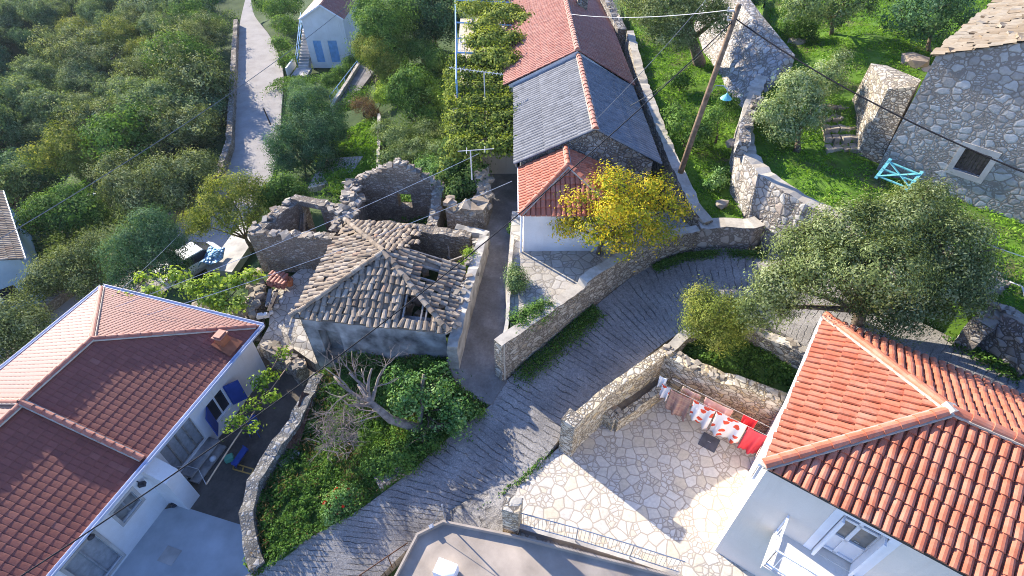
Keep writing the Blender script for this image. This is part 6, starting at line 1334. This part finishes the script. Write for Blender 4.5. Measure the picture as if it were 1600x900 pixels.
def yard():
    a, b = G(322, 757, -1.1), G(398, 642, -.3); m = MB(); m.tube([a, a.lerp(b, .5)+Vector((0, 0, .04)), b], [.03, .028, .022], 8); m.tube([G(455, 565, -.2), G(400, 640, -.25)], .018, 6); tag(m.build('wooden_stick', 'stick_wood'), 'long thin wooden stick carrying the vine over the yard', 'stick')
    m = MB(); m.tube([a, G(310, 733, -1.4), G(292, 728, -1.5), G(262, 731, -1.5)], .012, 5); tag(m.build('bent_pipe', 'white_cable'), 'thin bent white pipe between the stick and the lean-to', 'pipe')
    m = MB(); m.beam(G(365, 727, -2.3), G(384, 700, -2.25), .26, .06); m.beam(G(365, 727, -2.42), G(366, 726, -2.42), .2, .3); m.beam(G(383, 701, -2.42), G(384, 700, -2.42), .2, .3); tag(m.build('blue_bench', 'blue_paint'), 'blue plank bench standing in the sunken yard', 'bench')
    root = thing('wooden_tray', 'small empty yellow wooden frame against the yard wall', 'frame', G(380, 730, -2.6)); m = MB(); a, b, c, d = G(366, 724, -2.5), G(396, 733, -2.5), G(393, 741, -2.5), G(364, 733, -2.5)
    for p, q in ((a, b), (b, c), (c, d), (d, a), (a.lerp(b, .5), d.lerp(c, .5))): m.beam(p, q, .04, .05)
    m.build('border', 'yellow_frame', root)
    rg = random.Random(4)
    for i, (px, py, r, lb) in enumerate(((315, 716, .26, 'largest white sack slumped beside the wooden door'), (328, 703, .20, 'small white sack behind the largest sack'), (332, 717, .21, 'crumpled white sack at the yard side of the pile'))):
        m = MB(); m.rock(G(px, py, -2.4), r, rg, (1, .8, 1.0)); o = m.build('sack', 'bag_white', smooth=True); sm = o.modifiers.new('soft', 'SUBSURF'); sm.levels = sm.render_levels = 1; tag(o, lb, 'sack')
    root = thing('plastic_chair', 'blue plastic chair under the sparse vine in the yard', 'chair', G(395, 672, -2.5)); g = G(396, 668, -2.1); m = MB(); m.box(g, (.42, .42, .04), .3); m.build('seat', 'blue_paint', root)
    m = MB(); m.box(g+Vector((-.05, .2, .26)), (.42, .04, .5), .3, rx=-.15); m.build('backrest', 'blue_paint', root)
    for sx in (-1, 1):
        for sy in (-1, 1): m = MB(); q = g+Vector((sx*.17, sy*.17, 0)); m.tube([q, q+Vector((sx*.03, sy*.03, -.45))], .02, 6); m.build('leg', 'blue_paint', root)
    small_box('storage_crate', 'green plastic crate beside the blue bench', 'crate', G(358, 716, -2.5), (.35, .28, .25), .5, 'green_paint')
    g = G(273, 788, -2.6); m = MB(); m.tube([g, g+Vector((0, 0, .1))], [.14, .12], 10); m.rock(g+Vector((0, 0, .1)), .08, rg, mi=0); tag(m.build('coiled_hose', 'dark_metal'), 'dark coiled hose at the corner of the lean-to', 'hose')
    g = G(265, 868, -2.62); m = MB(); m.box(g, (.62, .55, .012), -.3); tag(m.build('manhole_cover', 'concrete'), 'square concrete manhole cover in the pale yard slab', 'manhole cover')
yard()
def forecourt():
    rg = random.Random(8)
    for i, (px, py, r, lb) in enumerate(((407, 494, .17, 'tall white stone at the near end of the forecourt junk'), (416, 492, .14, 'squarish white stone beside the tall white stone'), (424, 488, .10, 'small round white stone in the forecourt'), (433, 479, .12, 'white stone next to the dark boards'), (440, 472, .10, 'smallest white stone nearest the ruin'))):
        m = MB(); m.rock(G(px, py, -.95), r, rg, (1, .9, 1.0), mi=0); tag(m.build('white_stone', 'white_ceramic'), lb, 'stone')
    root = thing('tile_stack', 'stack of old red roof tiles on the forecourt', 'tile stack', G(428, 440, -.7)); 
    for k in range(6):
        m = MB(); slope(m, [G(420, 446+k*-1.5, -.45+.05*k), G(445, 452-k*1.5, -.45+.05*k), G(448, 436-k*1.5, -.4+.05*k), G(424, 430-k*1.5, -.4+.05*k)], .2, .34, .05, .012, rg); m.build('tile_layer', 'tile_red', root)
    g = G(453, 445, -.8); m = MB(); m.tube([g, g+Vector((0, 0, .3)), g+Vector((0, 0, .4)), g+Vector((0, 0, .36))], [.16, .24, .2, .17], 12); tag(m.build('clay_jar', 'terracotta'), 'round clay jar beside the stacked red tiles', 'jar')
    root = thing('board_pile', 'pile of dark weathered boards along the forecourt wall', 'board pile', G(418, 470, -.9))
    for k in range(8):
        m = MB(); x = 414+rg.uniform(-5, 12); m.beam(G(x, 490-rg.random()*14, -.85+.05*k), G(x+rg.uniform(4, 14), 450+rg.random()*12, -.75+.06*k), rg.uniform(.08, .2), .03); m.build('board', 'dark_wood' if k % 3 else 'grey_wood', root)
forecourt()
def car():
    g = G(302, 424, -4.45); root = thing('parked_car', 'white and blue parked car half hidden by the lime-leaved vine', 'car', g); an = math.atan2(.8, .6); c, s = math.cos(an), math.sin(an)
    R = lambda x, y, z: Vector((g.x+x*c-y*s, g.y+x*s+y*c, g.z+z))
    def loft(name, secs, mat):
        m = MB(); r = [[R(x, y*w, z) for y, z in prof] for x, w, prof in secs]
        for a, b in zip(r, r[1:]):
            for i in range(len(a)): m.face([a[i], a[(i+1) % len(a)], b[(i+1) % len(b)], b[i]])
        m.face(r[0][::-1]); m.face(r[-1]); return m.build(name, mat, root, smooth=False)
    P = lambda h: [(-.8, .3), (.8, .3), (.85, .6), (.75, h), (-.75, h), (-.85, .6)]
    loft('body', [(-1.9, .85, P(.75)), (-1.7, 1, P(.92)), (-.7, 1, P(.95)), (1.0, 1, P(.95)), (1.8, .95, P(.85)), (2.0, .8, P(.7))], 'car_white')
    K = lambda h, w: [(-w, .93), (w, .93), (w*.85, h), (-w*.85, h)]
    cb = loft('cabin', [(-.9, 1, K(.95, .72)), (-.35, 1, K(1.42, .74)), (.9, 1, K(1.45, .74)), (1.6, 1, K(.98, .7))], 'glass_dark')
    m = MB(); m.prism([R(-.3, -.6, 1.47), R(.85, -.6, 1.5), R(.85, .6, 1.5), R(-.3, .6, 1.47)][::1], [R(-.34, -.63, 1.42), R(.9, -.63, 1.45), R(.9, .63, 1.45), R(-.34, .63, 1.42)]); m.build('roof', 'car_white', root)
    for x in (-1.2, 1.25):
        for y in (-.78, .78): m = MB(); m.tube([R(x, y-.1, .31), R(x, y+.1, .31)], .31, 16); w = m.build('wheel', 'black_cable', root); m = MB(); m.tube([R(x, y-.115, .31), R(x, y+.115, .31)], .18, 12); m.build('rim', 'steel', w)
    m = MB(); rg = random.Random(3); n = 8; q = G(330, 396, -3.0); vs = [[Vector((q.x+.17*i-.6, q.y+.2*j-.8, -3.05+.16*math.sin(i*1.1)*math.cos(j*.9)+.08*rg.random()-.35*(abs(i-4)/4)**2)) for i in range(n)] for j in range(n)]
    for j in range(n-1):
        for i in range(n-1): m.face([vs[j][i], vs[j][i+1], vs[j+1][i+1], vs[j+1][i]])
    o = m.build('tarpaulin', 'car_blue', smooth=True); md = o.modifiers.new('thickness', 'SOLIDIFY'); md.thickness = .02; tag(o, 'crumpled blue tarpaulin lying beside the parked car', 'tarpaulin')
car()
def misc():
    g = G(1577, 440, 4.95); m = MB(); m.tube([g, g+Vector((.15, -.35, .1)), g+Vector((.05, -.9, -.1)), g+Vector((.2, -1.2, -.2))], .025, 6); tag(m.build('hose', 'white_cable'), 'pale bent hose hanging on the sunlit end of the dry wall', 'hose')
    m = MB(); a, b = G(1524, 517, 3.75), G(1548, 492, 4.3); m.beam(a, b, .12, .05); m.beam(a-Vector((0, 0, .4)), a, .06, .06); tag(m.build('green_gate_post', 'green_paint'), 'green painted rail beside the dry stone wall', 'rail')
    a = G(423, 195, -4.1); m = MB(); m.tube([a, a+Vector((-.15, 0, 1.5))], .06, 6); tag(m.build('roadside_post', 'dark_wood'), 'short dark leaning post at the valley road edge', 'post')
    m = MB(); a, b = G(515, 150, -1.5), G(558, 95, -1.5)
    for h in (0, -.5): m.tube([a+Vector((0, 0, h)), b+Vector((0, 0, h))], .03, 6)
    for k in range(5): p = a.lerp(b, k/4); m.tube([p, p-Vector((0, 0, 1.1))], .03, 6)
    root = thing('garden_railing', 'light blue pipe railing above the concrete drive', 'railing', (a.x, a.y, -2.6)); m.build('pipe', 'light_blue', root)
    rg = random.Random(16)
    for i, (px, py, z, r, lb) in enumerate(((1245, 65, 6.2, .5, 'grey boulder beside the bright green shrub'), (1265, 62, 6.2, .4, 'smaller boulder touching the almond trunk'), (1320, 62, 6.4, .55, 'largest boulder on the grass by the almond trunk'), (1430, 95, 6.9, .7, 'flat ledge of rock under the dense dark tree'), (1445, 110, 6.6, .6, 'brown rock ledge beside the buttress top'), (1205, 248, 5.1, .0, ''), (1128, 318, 3.2, .35, 'white rock at the foot of the terrace wall'), (1145, 225, 4.3, .4, 'pale rock beside the leafy sapling'))):
        if not r: continue
        m = MB(); m.rock(G(px, py, z), r, rg, (1.3, 1, .6)); tag(m.build('boulder', 'rubble_stone'), lb, 'boulder')
misc()
# ---------------------------------------------------------------- light, sky, camera
sc = bpy.context.scene
w = bpy.data.worlds.new('World'); sc.world = w; w.use_nodes = True; nt = w.node_tree
sky = nt.nodes.new('ShaderNodeTexSky'); sky.sky_type = 'NISHITA'; sky.sun_disc = False; sky.sun_elevation = SUN_EL; sky.sun_rotation = math.atan2(SX, SY) % (2*math.pi)
sky.altitude = 100; sky.air_density = 1.0; sky.dust_density = .1; sky.ozone_density = 6
bg = nt.nodes['Background']; mx = nt.nodes.new('ShaderNodeMix'); mx.data_type = 'RGBA'; mx.blend_type = 'MULTIPLY'; mx.inputs[0].default_value = 1; mx.inputs[7].default_value = (1.07, .97, 1.09, 1)
nt.links.new(sky.outputs[0], mx.inputs[6]); nt.links.new(mx.outputs[2], bg.inputs[0]); bg.inputs[1].default_value = .15
ld = bpy.data.lights.new('sun', 'SUN'); ld.energy = 5.0; ld.angle = math.radians(.5); ld.color = (1, .91, .76)
sl = bpy.data.objects.new('sun', ld); C.objects.link(sl); sl.location = (-40, 40, 60)
sl.rotation_euler = Vector((-SX*math.cos(SUN_EL), -SY*math.cos(SUN_EL), -math.sin(SUN_EL))).to_track_quat('-Z', 'Y').to_euler()
cd = bpy.data.cameras.new('camera'); cam = bpy.data.objects.new('camera', cd); C.objects.link(cam); cam.location = (0, 0, CH); cam.rotation_euler = (math.pi/2-PIT, 0, 0)
cd.sensor_fit = 'HORIZONTAL'; cd.sensor_width = 36; cd.lens = 36*FP/1600; cd.clip_end = 2000; cd.clip_start = .1; sc.camera = cam
vs_ = sc.view_settings; vs_.view_transform = 'Standard'; vs_.look = 'None'; vs_.exposure = 1.3; vs_.gamma = 1
sc.render.engine = 'CYCLES'; sc.cycles.use_denoising = True; sc.cycles.denoising_prefilter = 'NONE'; sc.cycles.filter_width = 1.0; sc.cycles.max_bounces = 6; sc.cycles.diffuse_bounces = 3; sc.cycles.transparent_max_bounces = 4

def haze():
    m = bpy.data.materials.new('haze'); m.use_nodes = True; t = m.node_tree; t.nodes.clear(); o = t.nodes.new('ShaderNodeOutputMaterial'); v = t.nodes.new('ShaderNodeVolumePrincipled')
    v.inputs['Color'].default_value = (.78, .86, 1, 1); v.inputs['Density'].default_value = .00015; v.inputs['Anisotropy'].default_value = .2; t.links.new(v.outputs[0], o.inputs['Volume'])
    bm = bmesh.new(); bmesh.ops.create_cube(bm, size=1); me = bpy.data.meshes.new('haze'); bm.to_mesh(me); bm.free(); me.materials.append(m)
    h = bpy.data.objects.new('haze', me); C.objects.link(h); zs = [p.co.z for p in bpy.data.objects['hillside'].data.vertices]; z0, z1 = min(zs)-1, max(max(zs), CH)+2
    h.location = (-50, 203, (z0+z1)/2); h.scale = (520, 450, z1-z0); h['kind'] = 'stuff'; h['label'] = 'thin summer haze over the valley'; h['category'] = 'haze'
haze()
